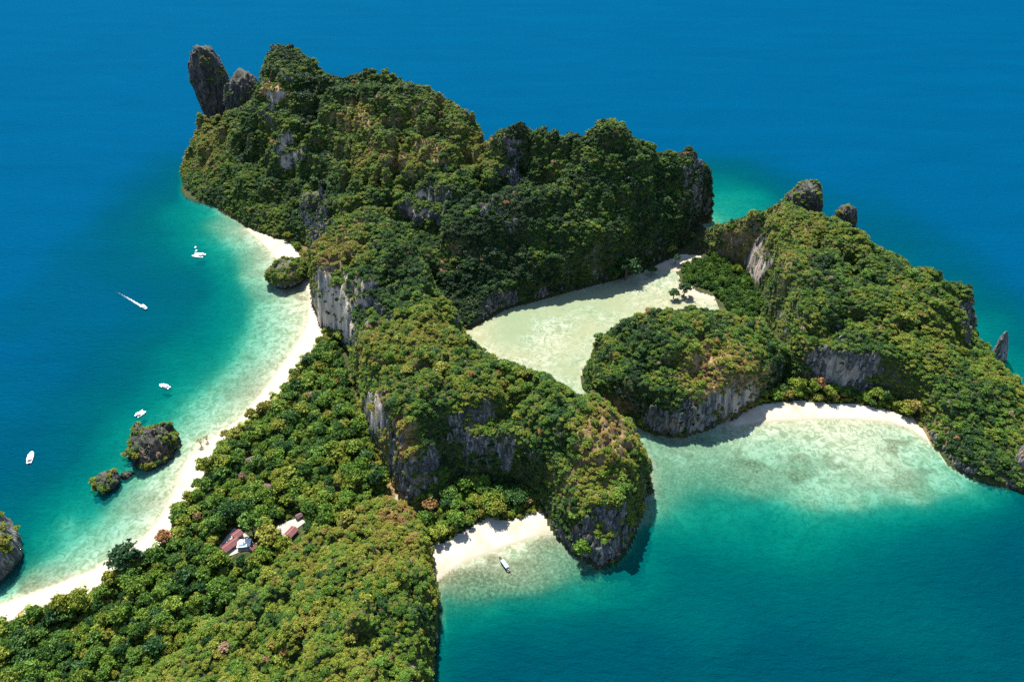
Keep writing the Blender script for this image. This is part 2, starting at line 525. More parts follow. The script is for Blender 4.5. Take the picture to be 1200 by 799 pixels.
DEPTH = [(0, 30, 26), (300, 10, 26), (600, 20, 26), (1000, 40, 26), (1190, 130, 26), (1190, 280, 20), (1100, 250, 24), (1165, 350, 14), (1190, 420, 6.5), (1175, 380, 9), (1230, 470, 8),
         (0, 200, 26), (100, 250, 23), (150, 330, 17), (50, 400, 22), (0, 480, 21), (100, 460, 13), (60, 540, 13), (20, 580, 11), (240, 265, 3.0), (262, 285, 3.0), (285, 325, 2.2), (300, 370, 2.4), (275, 400, 3.4), (240, 330, 9), (230, 390, 9), (262, 360, 6),
         (250, 440, 3.4), (225, 465, 3.2), (180, 445, 8), (205, 430, 7), (130, 500, 7), (100, 600, 4.5), (60, 640, 4), (150, 590, 1.6), (120, 630, 2.2), (75, 610, 3.2), (40, 615, 7), (35, 680, 2.0), (200, 245, 7), (170, 225, 15), (190, 150, 24), (330, 400, 1.2), (330, 350, 0.9), (310, 310, 0.9), (180, 570, 1.2),
         (850, 240, 4.2), (868, 215, 8), (830, 215, 7), (890, 225, 7), (900, 190, 21), (830, 160, 24), (960, 215, 24), (880, 195, 15),
         (800, 545, 1.5), (850, 530, 1.4), (900, 525, 1.3), (950, 550, 1.4), (1000, 565, 1.2), (1050, 575, 1.5), (1000, 592, 1.8), (950, 586, 1.7), (1080, 588, 2.2), (880, 572, 1.8), (1080, 550, 1.6), (1120, 572, 2.6), (1000, 612, 5.4), (900, 597, 4.6), (900, 612, 6.2), (830, 585, 3.6), (770, 560, 1.7), (778, 592, 2.6), (770, 640, 8), (920, 650, 6.2), (870, 630, 6), (1000, 660, 9), (1090, 620, 9.5), (1170, 610, 12), (1190, 640, 16),
         (900, 730, 14), (800, 690, 10), (700, 730, 14), (600, 770, 16), (530, 790, 13), (540, 702, 2.8), (560, 680, 1.8), (600, 692, 2.0), (650, 672, 1.8), (630, 690, 2.2), (570, 706, 3.4), (640, 645, 2.0), (600, 715, 7), (660, 700, 5.5), (700, 690, 4.5), (735, 660, 4.5), (762, 612, 2.8), (535, 730, 7), (1000, 760, 15.5), (1150, 760, 16), (1160, 590, 4), (1230, 600, 14),
         (600, 395, 0.55), (600, 370, 0.6), (660, 350, 0.5), (700, 360, 0.45), (740, 340, 0.3), (760, 330, 0.15), (650, 425, 0.3), (645, 390, 0.16), (670, 375, 0.3), (640, 410, 0.12), (690, 440, 0.5), (820, 360, 0.1), (800, 350, 0.1), (720, 480, 1.0), (740, 520, 1.6)]
ROCKS = [(395, 358, 32, 44, 1.5), (338, 180, 12, 26, 1.3), (985, 432, 38, 36, 1.2), (985, 400, 18, 14, 0.8), (552, 500, 30, 22, 1.0), (436, 482, 16, 22, 1.2), (462, 530, 10, 26, 0.8), (800, 497, 38, 18, 1.3), (870, 473, 40, 12, 1.2),
         (705, 640, 40, 32, 1.3), (372, 250, 15, 30, 1.1), (590, 352, 50, 10, 0.9), (600, 200, 12, 34, 0.8), (815, 220, 12, 44, 0.5), (498, 245, 22, 14, 0.9), (560, 365, 30, 14, 0.8), (1120, 420, 20, 12, 1.0), (1137, 375, 12, 30, 0.8), (450, 375, 12, 14, 0.8), (520, 225, 16, 22, 0.5),
         (580, 245, 30, 16, 0.5), (885, 305, 10, 22, 0.9), (1110, 545, 40, 8, 0.9), (335, 70, 22, 22, 0.5), (475, 560, 26, 26, 0.6), (505, 550, 14, 18, 0.8), (598, 535, 10, 20, 0.8), (760, 505, 24, 10, 0.9), (1195, 540, 12, 40, 1.4), (318, 130, 8, 34, 0.6), (690, 470, 12, 16, 0.7), (1015, 300, 20, 8, 0.4), (640, 380, 16, 10, 0.4)]
DRYS = [(480, 180, 36, 22, 0.9), (415, 138, 24, 16, 0.8), (430, 170, 60, 40, 0.35), (520, 130, 50, 26, 0.5), (845, 440, 55, 38, 0.9), (705, 515, 38, 40, 0.7), (700, 560, 40, 40, 0.4), (470, 540, 22, 50, 0.9), (860, 285, 28, 22, 0.8), (905, 250, 40, 14, 0.6), (240, 170, 26, 40, 0.5), (525, 300, 16, 20, 0.7), (400, 290, 34, 26, 0.6),
        (470, 600, 22, 14, 0.6), (570, 180, 20, 26, 0.5), (318, 105, 10, 12, 1.0), (660, 210, 26, 14, 0.3), (1095, 500, 26, 20, 0.5), (480, 420, 60, 40, 0.25), (820, 375, 60, 16, 0.25), (700, 410, 16, 30, 0.45), (440, 480, 14, 24, 0.7), (930, 290, 26, 40, 0.45)]


def ellipses(u, v, lst):
    o = np.zeros(u.shape)
    for a, b, ra, rb, k in lst:
        e = ((u - a) / ra) ** 2 + ((v - b) / rb) ** 2
        o = np.maximum(o, k * np.clip(1.35 - e * 0.75, 0, 1))
    return o


hill_fn = {}
for nm, (poly, tops, w, pw_, bump, nsky, extra) in HILLS.items():
    tops = tops + extra
    pg = np.array(pw(poly))
    tp = np.array([P(u, v, z) for u, v, z in tops])
    tz = np.array([z for _, _, z in tops], float)
    # the ground falls away behind every skyline point
    for q in range(nsky):
        dirn = tp[q] / np.hypot(*tp[q])
        dep = math.atan2(H - tz[q], np.hypot(*tp[q]))
        for back, more in ((14, 9), (40, 14)):
            tp = np.vstack([tp, tp[q] + dirn * back])
            tz = np.append(tz, max(tz[q] - back * math.tan(dep + R(more)), 3))
    dd = poly_sd(tp[:, 0], tp[:, 1], pg)
    S = 1 - (1 - np.clip(dd / w, 0.12, 1)) ** pw_
    S[len(tops):] = 1.0
    hill_fn[nm] = (pg, rbf_fit(tp, (tz - (0.0 if nm in ('ridge', 'round') else 2.0)) / np.maximum(S, 0.5), 1.0), w, pw_, bump)
low_pg = {k: np.array(pw(v)) for k, v in LOW.items()}
dp = np.array([P(u, v, 0) for u, v, _ in DEPTH])
dep_f = rbf_fit(dp, [d for _, _, d in DEPTH], 0.5)


def terrain(x, y):
    """height, hill index (-1 none), inland distance, low index"""
    wx = x + 3.2 * fbm(x / 26, y / 26, 0.0, 5, 3)
    wy = y + 3.2 * fbm(x / 26, y / 26, 9.3, 9, 3)
    h = np.full(x.shape, -1e9)
    hid = np.full(x.shape, -1)
    dm = np.full(x.shape, -1e9)
    n1 = fbm(x / 42, y / 42, 3.1, 21, 4, 0.55)
    n0 = fbm(x / 70, y / 70, 7.1, 25, 3, 0.55)
    n3 = fbm(x / 9, y / 9, 2.2, 29, 2, 0.55)
    cleft = np.clip(1 - np.abs(fbm(x / 58, y / 75, 5.5, 37, 4, 0.5)) * 6.0, 0, 1) ** 1.3 + 0.45 * np.clip(1 - np.abs(fbm(x / 26, y / 34, 8.5, 39, 3, 0.5)) * 5.0, 0, 1)
    n2 = 1 - np.abs(fbm(x / 17, y / 17, 1.7, 33, 3, 0.5)) * 2
    for i, (nm, (pg, f, w, p_, bump)) in enumerate(hill_fn.items()):
        lo, hi = pg.min(0) - 60, pg.max(0) + 60
        sel = (x > lo[0]) & (x < hi[0]) & (y > lo[1]) & (y < hi[1])
        if not sel.any():
            continue
        d = poly_sd(wx[sel], wy[sel], pg)
        S = 1 - (1 - np.clip(d / w, 0, 1)) ** p_
        T = np.maximum(f(x[sel], y[sel]), 4.0)
        tx, ty = P(335, 62, 158)
        bump = bump * (1 - 0.85 * np.exp(-((x[sel] - tx) ** 2 + (y[sel] - ty) ** 2) / 45.0 ** 2)) if nm == 'peak' else bump
        hh = T * S + bump * S * (11.0 * n1[sel] + 7.0 * (n2[sel] - 0.6) + 3.0 * n3[sel]) * np.clip(T / 45, 0.2, 1)
        hh = hh - bump * 15.0 * cleft[sel] * S * np.clip(T / 70, 0.15, 1.2)
        hh = hh + bump * 4.2 * np.sin(hh * (2 * math.pi / 27) + 5.0 * n0[sel]) * S * smoothstep(8, 30, hh)
        hh = np.where(d > 0, np.maximum(hh, 0.6), -1e9)
        cur = h[sel]
        up = hh > cur
        h[sel] = np.where(up, hh, cur)
        t = hid[sel]
        t[up & (d > 0)] = i
        hid[sel] = t
        dm[sel] = np.maximum(dm[sel], d)
    dl = np.full(x.shape, -1e9)
    lid = np.full(x.shape, 0)
    for j, pg in enumerate(low_pg.values()):
        d = poly_sd(x + 0.3 * (wx - x), y + 0.3 * (wy - y), pg)
        lid = np.where(d > dl, j, lid)
        dl = np.maximum(dl, d)
    top = np.where(lid == 3, 0.9, 3.6)
    hl = np.where(dl > 0, top * (1 - np.exp(-dl / 22)) + 0.25 * n1 * np.clip(dl / 20, 0, 1), -1e9)
    hid = np.where(hl > h, -1, hid)
    h = np.maximum(h, hl)
    # under the sea
    depth = np.maximum(dep_f(x, y), 0.08) * (1 + 0.14 * n1)
    depth = depth * (1 + 0.30 * smoothstep(2.5, 6, depth) * fbm(x / 85, y / 60, 4.4, 61, 4, 0.55))
    depth = np.interp(depth, [0, 2.7, 4.0, 5.5, 30], [0, 1.7, 4.3, 5.6, 30])
    edge = np.maximum(np.maximum(np.abs(x) - 520, np.maximum(y - 1000, 130 - y)), 0)
    depth = depth + (26 - depth) * smoothstep(0, 72, edge)
    fac = np.minimum(1 - np.exp(-np.maximum(-dl, 0) / 17), 1 - np.exp(-np.maximum(-dm, 0) / 4))
    land = h > -1e8
    h = np.where(land, h, -depth * np.maximum(fac, 0.001) - 0.02)
    return h, hid, dl, lid


STEP = 2.0
xs = np.arange(-640, 601, STEP)
ys = np.arange(90, 1130, STEP)
GX, GY = np.meshgrid(xs, ys)
nx, ny = len(xs), len(ys)
Hh, HID, DL, LID = terrain(GX.ravel(), GY.ravel())
gx, gy = GX.ravel(), GY.ravel()
Hg = Hh.reshape(ny, nx)
dyh, dxh = np.gradient(Hg, STEP)
NZ = 1 / np.sqrt(1 + dxh ** 2 + dyh ** 2)
slope_x, slope_y, nzf = dxh.ravel(), dyh.ravel(), NZ.ravel()


def height_at(x, y):
    fx = np.clip((np.asarray(x) - xs[0]) / STEP, 0, nx - 1.001)
    fy = np.clip((np.asarray(y) - ys[0]) / STEP, 0, ny - 1.001)
    i, j = fx.astype(int), fy.astype(int)
    a, b = fx - i, fy - j
    return (Hg[j, i] * (1 - a) * (1 - b) + Hg[j, i + 1] * a * (1 - b) + Hg[j + 1, i] * (1 - a) * b + Hg[j + 1, i + 1] * a * b)


# break up the cliffs sideways with ribs and ledges
steep = smoothstep(0.75, 0.35, nzf) * (HID >= 0)
hn = np.hypot(slope_x, slope_y) + 1e-6
ox, oy = -slope_x / hn, -slope_y / hn
rib = fbm(gx / 11, gy / 11, Hh / 60, 51, 3, 0.6) * 2.6 + fbm(gx / 5, gy / 5, Hh / 7, 57, 3, 0.6) * 1.6
notch = -2.6 * smoothstep(3.2, 0.5, Hh) * (Hh > 0)
DX, DY = ox * steep * (rib + notch), oy * steep * (rib + notch)
VX, VY = gx + DX, gy + DY
U, Vv, _ = proj(gx, gy, Hh)
wob1, wob2 = fbm(gx / 16, gy / 16, Hh / 16, 141, 4, 0.6), fbm(gx / 16, gy / 16, Hh / 16 + 7, 151, 4, 0.6)
Us, Vs = U, Vv
U, Vv = U + 26 * wob1, Vv + 22 * wob2
rockm = np.clip(ellipses(U, Vv, ROCKS), 0, 1.3)
rock_attr = np.clip(np.maximum(smoothstep(0.42, 0.22, nzf) * 0.4, rockm), 0, 1) * (HID >= 0)
dry_attr = ellipses(U, Vv, DRYS)
pale_attr = np.clip(ellipses(U, Vv, [(398, 352, 30, 44, 1.0), (338, 180, 10, 24, 0.7), (436, 480, 14, 24, 0.8), (872, 473, 40, 14, 0.9), (985, 440, 30, 20, 0.5), (500, 240, 10, 12, 0.9), (885, 305, 8, 18, 0.8), (318, 108, 8, 10, 0.9)]), 0, 1)  # pale streaked rock; at the round hill's foot, sand-bounced light painted into the colour
REEF = [(640, 650, 40, 12, 0.9), (520, 700, 22, 20, 0.9), (800, 520, 40, 8, 0.8), (860, 560, 24, 8, 0.9), (960, 545, 30, 8, 0.7), (1060, 560, 30, 8, 0.6), (560, 690, 50, 22, 1.2), (620, 660, 40, 16, 0.9), (690, 668, 40, 24, 1.0), (885, 546, 20, 8, 1.2), (930, 556, 14, 10, 1.1), (830, 565, 90, 30, 0.7), (765, 590, 26, 50, 0.6), (600, 688, 75, 26, 1.0), (660, 660, 40, 26, 0.7), (545, 705, 40, 24, 0.9), (720, 678, 36, 26, 1.1), (880, 545, 26, 10, 0.9), (935, 552, 20, 12, 0.7), (800, 535, 60, 26, 0.45), (1050, 528, 14, 8, 0.8), (780, 500, 40, 12, 0.8), (290, 350, 30, 60, 0.45), (280, 440, 60, 30, 0.4), (250, 270, 40, 22, 0.45), (150, 590, 40, 22, 0.35), (70, 670, 60, 20, 0.45),
        (990, 575, 140, 26, 0.35), (750, 560, 22, 60, 0.5), (345, 345, 20, 8, 0.7), (610, 365, 60, 8, 0.25), (30, 660, 16, 40, 0.8)]
reef_attr = np.clip(ellipses(U, Vv, REEF), 0, 1.2)
lagoon_zone = poly_sd(gx, gy, pw([(552, 386), (600, 358), (690, 335), (735, 325), (800, 340), (840, 362), (760, 372), (690, 400), (684, 455), (640, 440), (580, 414)]))
ALGAE = [(590, 380, 50, 30, 0.9), (650, 355, 70, 22, 0.8), (700, 350, 50, 20, 0.6), (690, 430, 30, 40, 0.5)]
algae_attr = np.clip(np.maximum(ellipses(U, Vv, ALGAE), smoothstep(-4, 14, lagoon_zone)) - 0.8 * ellipses(U, Vv, [(645, 388, 26, 16, 1), (640, 410, 30, 16, 0.8), (690, 368, 50, 6, 0.6), (780, 345, 50, 14, 0.7)]), 0, 1)

idx = np.arange(nx * ny).reshape(ny, nx)
quads = np.stack([idx[:-1, :-1], idx[:-1, 1:], idx[1:, 1:], idx[1:, :-1]], -1).reshape(-1, 4)
qh = Hh[quads]
qland = qh.mean(1) > 0.0
qhid = HID[quads]
hillq = np.where((qhid >= 0).sum(1) >= 1, qhid.max(1), -1)
qland |= hillq >= 0
# forest floor starts where the sand of each beach ends (pixel lines of the photograph laid on the ground)
SANDLINE = {
    0: pw([(300, 262), (340, 287), (352, 300), (366, 335), (380, 384), (378, 402), (352, 432), (330, 462), (296, 492), (262, 518), (246, 545), (232, 575), (205, 612), (196, 636), (160, 655), (128, 686), (95, 704), (50, 718), (22, 728), (0, 742), (-70, 770), (-300, 740), (-200, 500), (200, 300)]),
    1: pw([(500, 636), (512, 640), (532, 632), (552, 620), (572, 610), (600, 612), (620, 604), (640, 598), (660, 640), (560, 720), (480, 700)]),
    2: pw([(820, 500), (862, 492), (884, 478), (905, 475), (935, 471), (970, 475), (1000, 474), (1040, 482), (1070, 493), (1086, 508), (1100, 560), (900, 560), (800, 540)]),
    3: pw([(700, 300), (730, 326), (752, 320), (775, 308), (800, 298), (822, 300), (812, 312), (792, 318), (790, 330), (806, 332), (816, 342), (836, 348), (842, 360), (850, 375), (760, 420), (600, 400)]),
}
sand_sd = np.full(gx.shape, -1e9)
for k, pg in SANDLINE.items():
    sand_sd = np.maximum(sand_sd, poly_sd(gx, gy, pg))
sand_sd = sand_sd + 1.6 * fbm(gx / 9, gy / 9, 2.0, 71, 3)
qsand = (sand_sd[quads].mean(1) > 0) & (hillq < 0) & qland
qlid = LID[quads][:, 0]
beach_class = np.where(qsand, qlid, -1)


def sub_mesh(name, mask, mat, smooth=True, attrs=()):
    q = quads[mask]
    used, inv = np.unique(q, return_inverse=True)
    V = np.stack([VX[used], VY[used], Hh[used]], 1)
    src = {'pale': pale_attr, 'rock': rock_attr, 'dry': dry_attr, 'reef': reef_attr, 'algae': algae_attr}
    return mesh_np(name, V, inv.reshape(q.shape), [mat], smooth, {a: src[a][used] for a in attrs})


HLAB = {
    'peak': 'tallest forested karst hill with bare cliff streak and summit tower by the twin stacks',
    'lagoon': 'dark forested karst wall with flat top rising behind the pale lagoon',
    'ridge': 'long forested ridge with streaked cliff over the white beach ending in a rocky headland',
    'knoll': 'olive shrub covered hill between the village forest and the cove',
    'round': 'rounded hill with rusty dry patch between the lagoon and the two bays',
    'east': 'broad forested hill behind the pale curved beach with the bluish rock face',
}
for i, nm in enumerate(HILLS):
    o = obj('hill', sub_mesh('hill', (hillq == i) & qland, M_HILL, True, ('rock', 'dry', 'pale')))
    tag(o, HLAB[nm], kind='structure')
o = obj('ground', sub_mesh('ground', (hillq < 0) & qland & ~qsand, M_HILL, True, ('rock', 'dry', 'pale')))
tag(o, 'dark leafy forest floor under the trees behind the beaches', kind='structure')
for k, lab in enumerate(('long curved white sand beach along the forest and the moored boats', 'short white sand beach in the small cove by the longtail boat',
                         'pale curved sand beach below the bluish rock face', 'pink white sand flat beside the mangrove trees')):
    o = obj('beach', sub_mesh('beach', beach_class == k, M_SAND, True))
    tag(o, lab, kind='structure')
o = obj('seabed', sub_mesh('seabed', ~qland, M_BED, True, ('reef', 'algae')))
tag(o, 'sandy seabed with reef patches seen through the shallow water', kind='structure')
# the seabed goes on as a flat sheet out to the horizon
X0, X1, Y0, Y1, FAR = xs[0], xs[-1], ys[0], ys[-1], 30000.0
zb = -26.0
V = [(X0, Y0, zb), (X1, Y0, zb), (X1, Y1, zb), (X0, Y1, zb), (-FAR, -FAR, zb), (FAR, -FAR, zb), (FAR, FAR, zb), (-FAR, FAR, zb)]
o = obj('seabed', mesh_np('seabed_far', V, [(4, 5, 1, 0), (5, 6, 2, 1), (6, 7, 3, 2), (7, 4, 0, 3)], [M_BED]))
tag(o, 'deep seabed far out around the island', kind='structure')

# ------------------------------------------------------------------ sea
SS = 3.0
sx = np.arange(-640, 601, SS)
sy = np.arange(90, 1130, SS)
SX, SY = np.meshgrid(sx, sy)
sh = height_at(SX.ravel(), SY.ravel())
sdepth = np.clip(-sh, 0, 40)
n_sx, n_sy = len(sx), len(sy)
plank = (smoothstep(520, 380, SY) * smoothstep(-150, -60, SX)).ravel() * smoothstep(600, 480, SX.ravel()) * smoothstep(95, 150, SY.ravel())
si = np.arange(n_sx * n_sy).reshape(n_sy, n_sx)
sq = np.stack([si[:-1, :-1], si[:-1, 1:], si[1:, 1:], si[1:, :-1]], -1).reshape(-1, 4)
sq = sq[sh[sq].min(1) < 1.0]
SV = np.stack([SX.ravel(), SY.ravel(), np.zeros(SX.size)], 1)
a, b, c, d = sx[0], sx[-1], sy[0], sy[-1]
ringV = np.array([(a, c, 0), (b, c, 0), (b, d, 0), (a, d, 0), (-FAR, -FAR, 0), (FAR, -FAR, 0), (FAR, FAR, 0), (-FAR, FAR, 0)], float)
base = len(SV)
ringQ = np.array([(4, 5, 1, 0), (5, 6, 2, 1), (6, 7, 3, 2), (7, 4, 0, 3)]) + base
o = obj('sea', mesh_np('sea', np.vstack([SV, ringV]), np.vstack([sq, ringQ]), [M_SEA], False, {'depth': np.append(sdepth, np.full(8, 26.0)), 'plankton': np.append(plank, np.zeros(8))}))
tag(o, 'clear turquoise to deep blue sea around the island and in the lagoon', kind='structure')


# ------------------------------------------------------------------ free-standing rocks
def ico(sub):
    import bmesh
    bm = bmesh.new()
    bmesh.ops.create_icosphere(bm, subdivisions=sub, radius=1.0)
    V = np.array([v.co[:] for v in bm.verts])
    Q = np.array([[v.index for v in f.verts] for f in bm.faces])
    bm.free()
    return V, Q


ICO5, ICO3, ICO1 = ico(6), ico(3), ico(1)
rock_caps = []                     # (points, normals) where shrubs can take root


def rock(name, label, group, foot, top, seed, prof, lean=(0, 0), rough=1.0, z0=-3.0, zmax=1.0, shrubs=0.0, cat='rock', mat=None):
    """foot: world outline (cx, cy, rx, ry, rot) at the waterline, top: height; prof: radius factor by height"""
    cx, cy, rx, ry, rot = foot
    V, Q = ICO5
    t = (V[:, 2] + 1) / 2
    # even heights: squash the sphere into a tower with a rounded head
    lat = np.clip(np.hypot(V[:, 0], V[:, 1]), 1e-4, None)
    ang = np.arctan2(V[:, 1], V[:, 0])
    tt = 1 - np.arccos(np.clip(V[:, 2], -1, 1)) / math.pi
    z = z0 + (top - z0) * tt ** 0.9
    cap = np.sqrt(np.clip(1 - np.clip((tt - 0.62) / 0.38, 0, 1) ** 2.2, 0, 1))
    bot = np.clip(tt / 0.06, 0, 1)
    pr = np.interp((z - z0) / (top - z0), *zip(*prof))
    rad = cap * bot * pr
    x, y = rx * rad * np.cos(ang), ry * rad * np.sin(ang)
    s = max(rx, ry)
    k = rough * s
    nn = fbm(np.cos(ang) * 1.6 * pr + seed, np.sin(ang) * 1.6 * pr, z / s * 0.8, seed, 4, 0.6)
    n2 = fbm(np.cos(ang) * 4 + seed, np.sin(ang) * 4, z / s * 1.2, seed + 3, 4, 0.65)
    n4 = fbm(np.cos(ang) * 9 + seed, np.sin(ang) * 9, z / s * 4, seed + 5, 3, 0.6)
    x += np.cos(ang) * (0.42 * nn - 0.34 * np.abs(n2) + 0.08 - 0.10 * np.abs(n4)) * k * np.minimum(rad * 2, 1)
    y += np.sin(ang) * (0.42 * nn - 0.34 * np.abs(n2) + 0.08 - 0.10 * np.abs(n4)) * k * np.minimum(rad * 2, 1)
    z = z + (fbm(x / s * 2.2 + seed, y / s * 2.2, 0.5, seed + 9, 4, 0.6) * 0.75 * s * rough) * np.clip((tt - 0.35) / 0.3, 0, 1)
    f = np.clip(z / max(top, 1), 0, 1.2)
    x, y = x + lean[0] * f, y + lean[1] * f
    c_, s_ = math.cos(rot), math.sin(rot)
    X, Y = x * c_ - y * s_, x * s_ + y * c_
    me = mesh_np(name, np.stack([X, Y, z], 1), Q, [mat or M_ROCK], True)
    o = obj(name, me, None, (cx, cy, 0))
    tag(o, label, cat, group, 'thing')
    if shrubs:
        nr = np.empty(len(V) * 3, np.float32)
        me.vertices.foreach_get('normal', nr)
        nr = nr.reshape(-1, 3)
        ok = np.where((z > 0.22 * top) & (nr[:, 2] > -0.1))[0]
        rock_caps.append((np.stack([X[ok] + cx, Y[ok] + cy, z[ok]], 1), nr[ok], shrubs, seed, s))
    return o


def foot_px(u, v, wpx, dpx, rot=0.0, z=0.0):
    x, y = P(u, v, z)
    vp = v - 399.5
    m = (H - z) / (vp * CS + F * SN)
    return x, y, wpx * m / 2, dpx * m / 2, rot


G1 = 'sea stacks around the island'
def stack_at(u, vtop, z, wpx, dscale=1.0):
    """a stack whose summit of level z shows at pixel (u, vtop)"""
    x, y = P(u, vtop, z)
    m = (H - z) / ((vtop - 399.5) * CS + F * SN)
    return x, y, wpx * m / 2, wpx * m / 2 * dscale, 0.0


rock('sea_stack', 'tall straight dark rock tower beside the smaller stump at the highest hill', G1, stack_at(240, 54, 140, 40), 140, 3, [(0, 0.95), (0.3, 0.9), (0.6, 0.98), (0.85, 1.0), (1, 0.95)], (-8, 0), 0.75, shrubs=0.5, mat=M_ROCK_D)
rock('sea_stack', 'low broad dark rock stump between the tall tower and the highest hill', G1, stack_at(281, 86, 112, 46), 112, 11, [(0, 1.0), (0.5, 1.0), (1, 0.9)], (0, 0), 0.7, shrubs=0.4, mat=M_ROCK_D)
rock('sea_stack', 'blunt shrub topped rock block behind the broad forested hill', G1, stack_at(948, 214, 80, 44), 80, 23, [(0, 0.9), (0.5, 0.95), (1, 0.95)], (0, 0), 0.6, shrubs=0.8, mat=M_ROCK_D)
rock('sea_stack', 'narrow bare dark rock tower behind the broad forested hill', G1, stack_at(994, 241, 72, 30), 72, 31, [(0, 1.1), (0.5, 1.0), (1, 0.85)], (0, 0), 0.8, shrubs=0.35, mat=M_ROCK_D)
rock('sea_stack', 'thin pointed pale rock needle standing alone in turquoise water', G1, foot_px(1170, 420, 15, 15), 33, 41, [(0, 1.15), (0.3, 1.0), (0.6, 0.7), (0.85, 0.45), (1, 0.35)], (-6, 0), 0.3, mat=M_ROCK_P)
rock('rock_islet', 'dark rock islet with bright shrubs at the edge of the long white beach', 'rock islets by the long beach', foot_px(181, 526, 48, 60, 0.45), 14, 52, [(0, 1.0), (0.2, 0.93), (0.35, 1.05), (0.8, 0.9), (1, 0.8)], (0, 0), 1.0, shrubs=0.45, mat=M_ROCK_D)
rock('rock_islet', 'small rounded dark rock in the water off the shrubby islet', 'rock islets by the long beach', foot_px(127, 567, 27, 30), 9.5, 61, [(0, 0.85), (0.25, 0.85), (0.5, 1.05), (1, 0.8)], (0, 0), 0.5, shrubs=0.3, mat=M_ROCK_D)
rock('boulder', 'low rubble boulder between the shrubby islet and the small dark rock', 'rock islets by the long beach', foot_px(148, 557, 16, 14, 0.4), 2.6, 67, [(0, 1.1), (1, 0.8)], (0, 0), 0.7, mat=M_ROCK_D)
rock('rock_islet', 'leafy undercut rock on the sand below the streaked cliff', 'rock islets by the long beach', foot_px(337, 328, 44, 46, -0.5), 21, 71, [(0, 0.8), (0.2, 0.78), (0.45, 1.05), (1, 0.85)], (3, 2), 0.5, shrubs=1.3)
rock('rock_islet', 'pale grey cliff islet half out of the picture off the long beach', 'rock islets by the long beach', foot_px(-14, 660, 76, 92, 0.1), 36, 83, [(0, 0.9), (0.12, 0.92), (0.4, 1.0), (0.75, 0.8), (1, 0.6)], (-4, 4), 0.4, shrubs=0.3)
rock('rock_tower', 'square rock tower with trees on top beside the inner end of the long beach', None, foot_px(372, 270, 30, 26), 52, 107, [(0, 1.0), (0.5, 1.0), (1, 0.95)], (0, 0), 0.4, shrubs=0.7)
rock('sea_cliff', 'bluish grey cliff rock at the water beside the broad forested hill', None, foot_px(1214, 562, 50, 56), 54, 97, [(0, 0.95), (0.4, 1.0), (1, 0.8)], (0, 0), 0.4, shrubs=0.3)


# ------------------------------------------------------------------ tree crowns
def crown(seed, lobes=7, leaves=230, flat=0.75, size=0.21, spread=0.55, core=0.82):
    """crown of unit radius around the origin: leaf sprays on several lobes over a dense core"""
    r = np.random.default_rng(seed)
    C, Rr = [], []
    for i in range(lobes):
        a = 2.4 * i + r.uniform(-0.4, 0.4)
        q = spread * math.sqrt((i + 0.3) / lobes) * 1.15
        C.append((q * math.cos(a), q * math.sin(a), flat * (0.55 - 0.75 * (q / 0.65) ** 2 * 0.6) + r.uniform(-0.16, 0.16)))
        Rr.append(r.uniform(0.24, 0.42))
    C, Rr = np.array(C), np.array(Rr)
    lobe_shade = r.uniform(0.0, 1.0, lobes)
    V, Q, sh = [], [], []
    iv, iq = ICO1
    for c, rr in zip(C, Rr):
        n = len(V)
        jit = 1 + 0.15 * r.standard_normal(len(iv))
        for p, j in zip(iv, jit):
            V.append(c + p * rr * core * j)
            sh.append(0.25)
        Q += [tuple(n + k for k in f) for f in iq]
    cnt = 0
    while cnt < leaves:
        k = r.integers(lobes)
        d = r.standard_normal(3)
        d[2] = abs(d[2]) * 0.9 + 0.25 * r.standard_normal()
        d /= np.linalg.norm(d)
        p = C[k] + d * Rr[k] * r.choice((r.uniform(0.82, 1.1), r.uniform(1.0, 1.4)), p=(0.75, 0.25))
        if (np.linalg.norm(C - p, axis=1) < Rr * 0.8).any():
            continue
        nrm = d + 0.75 * r.standard_normal(3)
        nrm /= np.linalg.norm(nrm)
        t = np.cross(nrm, r.standard_normal(3))
        t /= np.linalg.norm(t) + 1e-9
        b = np.cross(nrm, t)
        s = size * r.uniform(0.6, 1.25)
        n = len(V)
        for e, g in ((-1, -0.2), (0.1, -0.75), (1, 0.15), (-0.1, 0.8)):
            V.append(p + (t * e + b * g) * s * 0.62 + nrm * (-0.12 * s * abs(e)))
            sh.append(0)
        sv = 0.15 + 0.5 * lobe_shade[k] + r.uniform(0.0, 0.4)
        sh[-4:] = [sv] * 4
        Q.append((n, n + 1, n + 2, n + 3))
        cnt += 1
    V = np.array(V)
    V[:, :2] /= 0.95
    return V, Q, sh


def tube(path, radii, seg=6):
    V, Q = [], []
    for i, (p, r_) in enumerate(zip(path, radii)):
        for k in range(seg):
            a = 2 * math.pi * k / seg
            V.append((p[0] + r_ * math.cos(a), p[1] + r_ * math.sin(a), p[2]))
    for i in range(len(path) - 1):
        for k in range(seg):
            Q.append((i * seg + k, i * seg + (k + 1) % seg, (i + 1) * seg + (k + 1) % seg, (i + 1) * seg + k))
    return V, Q


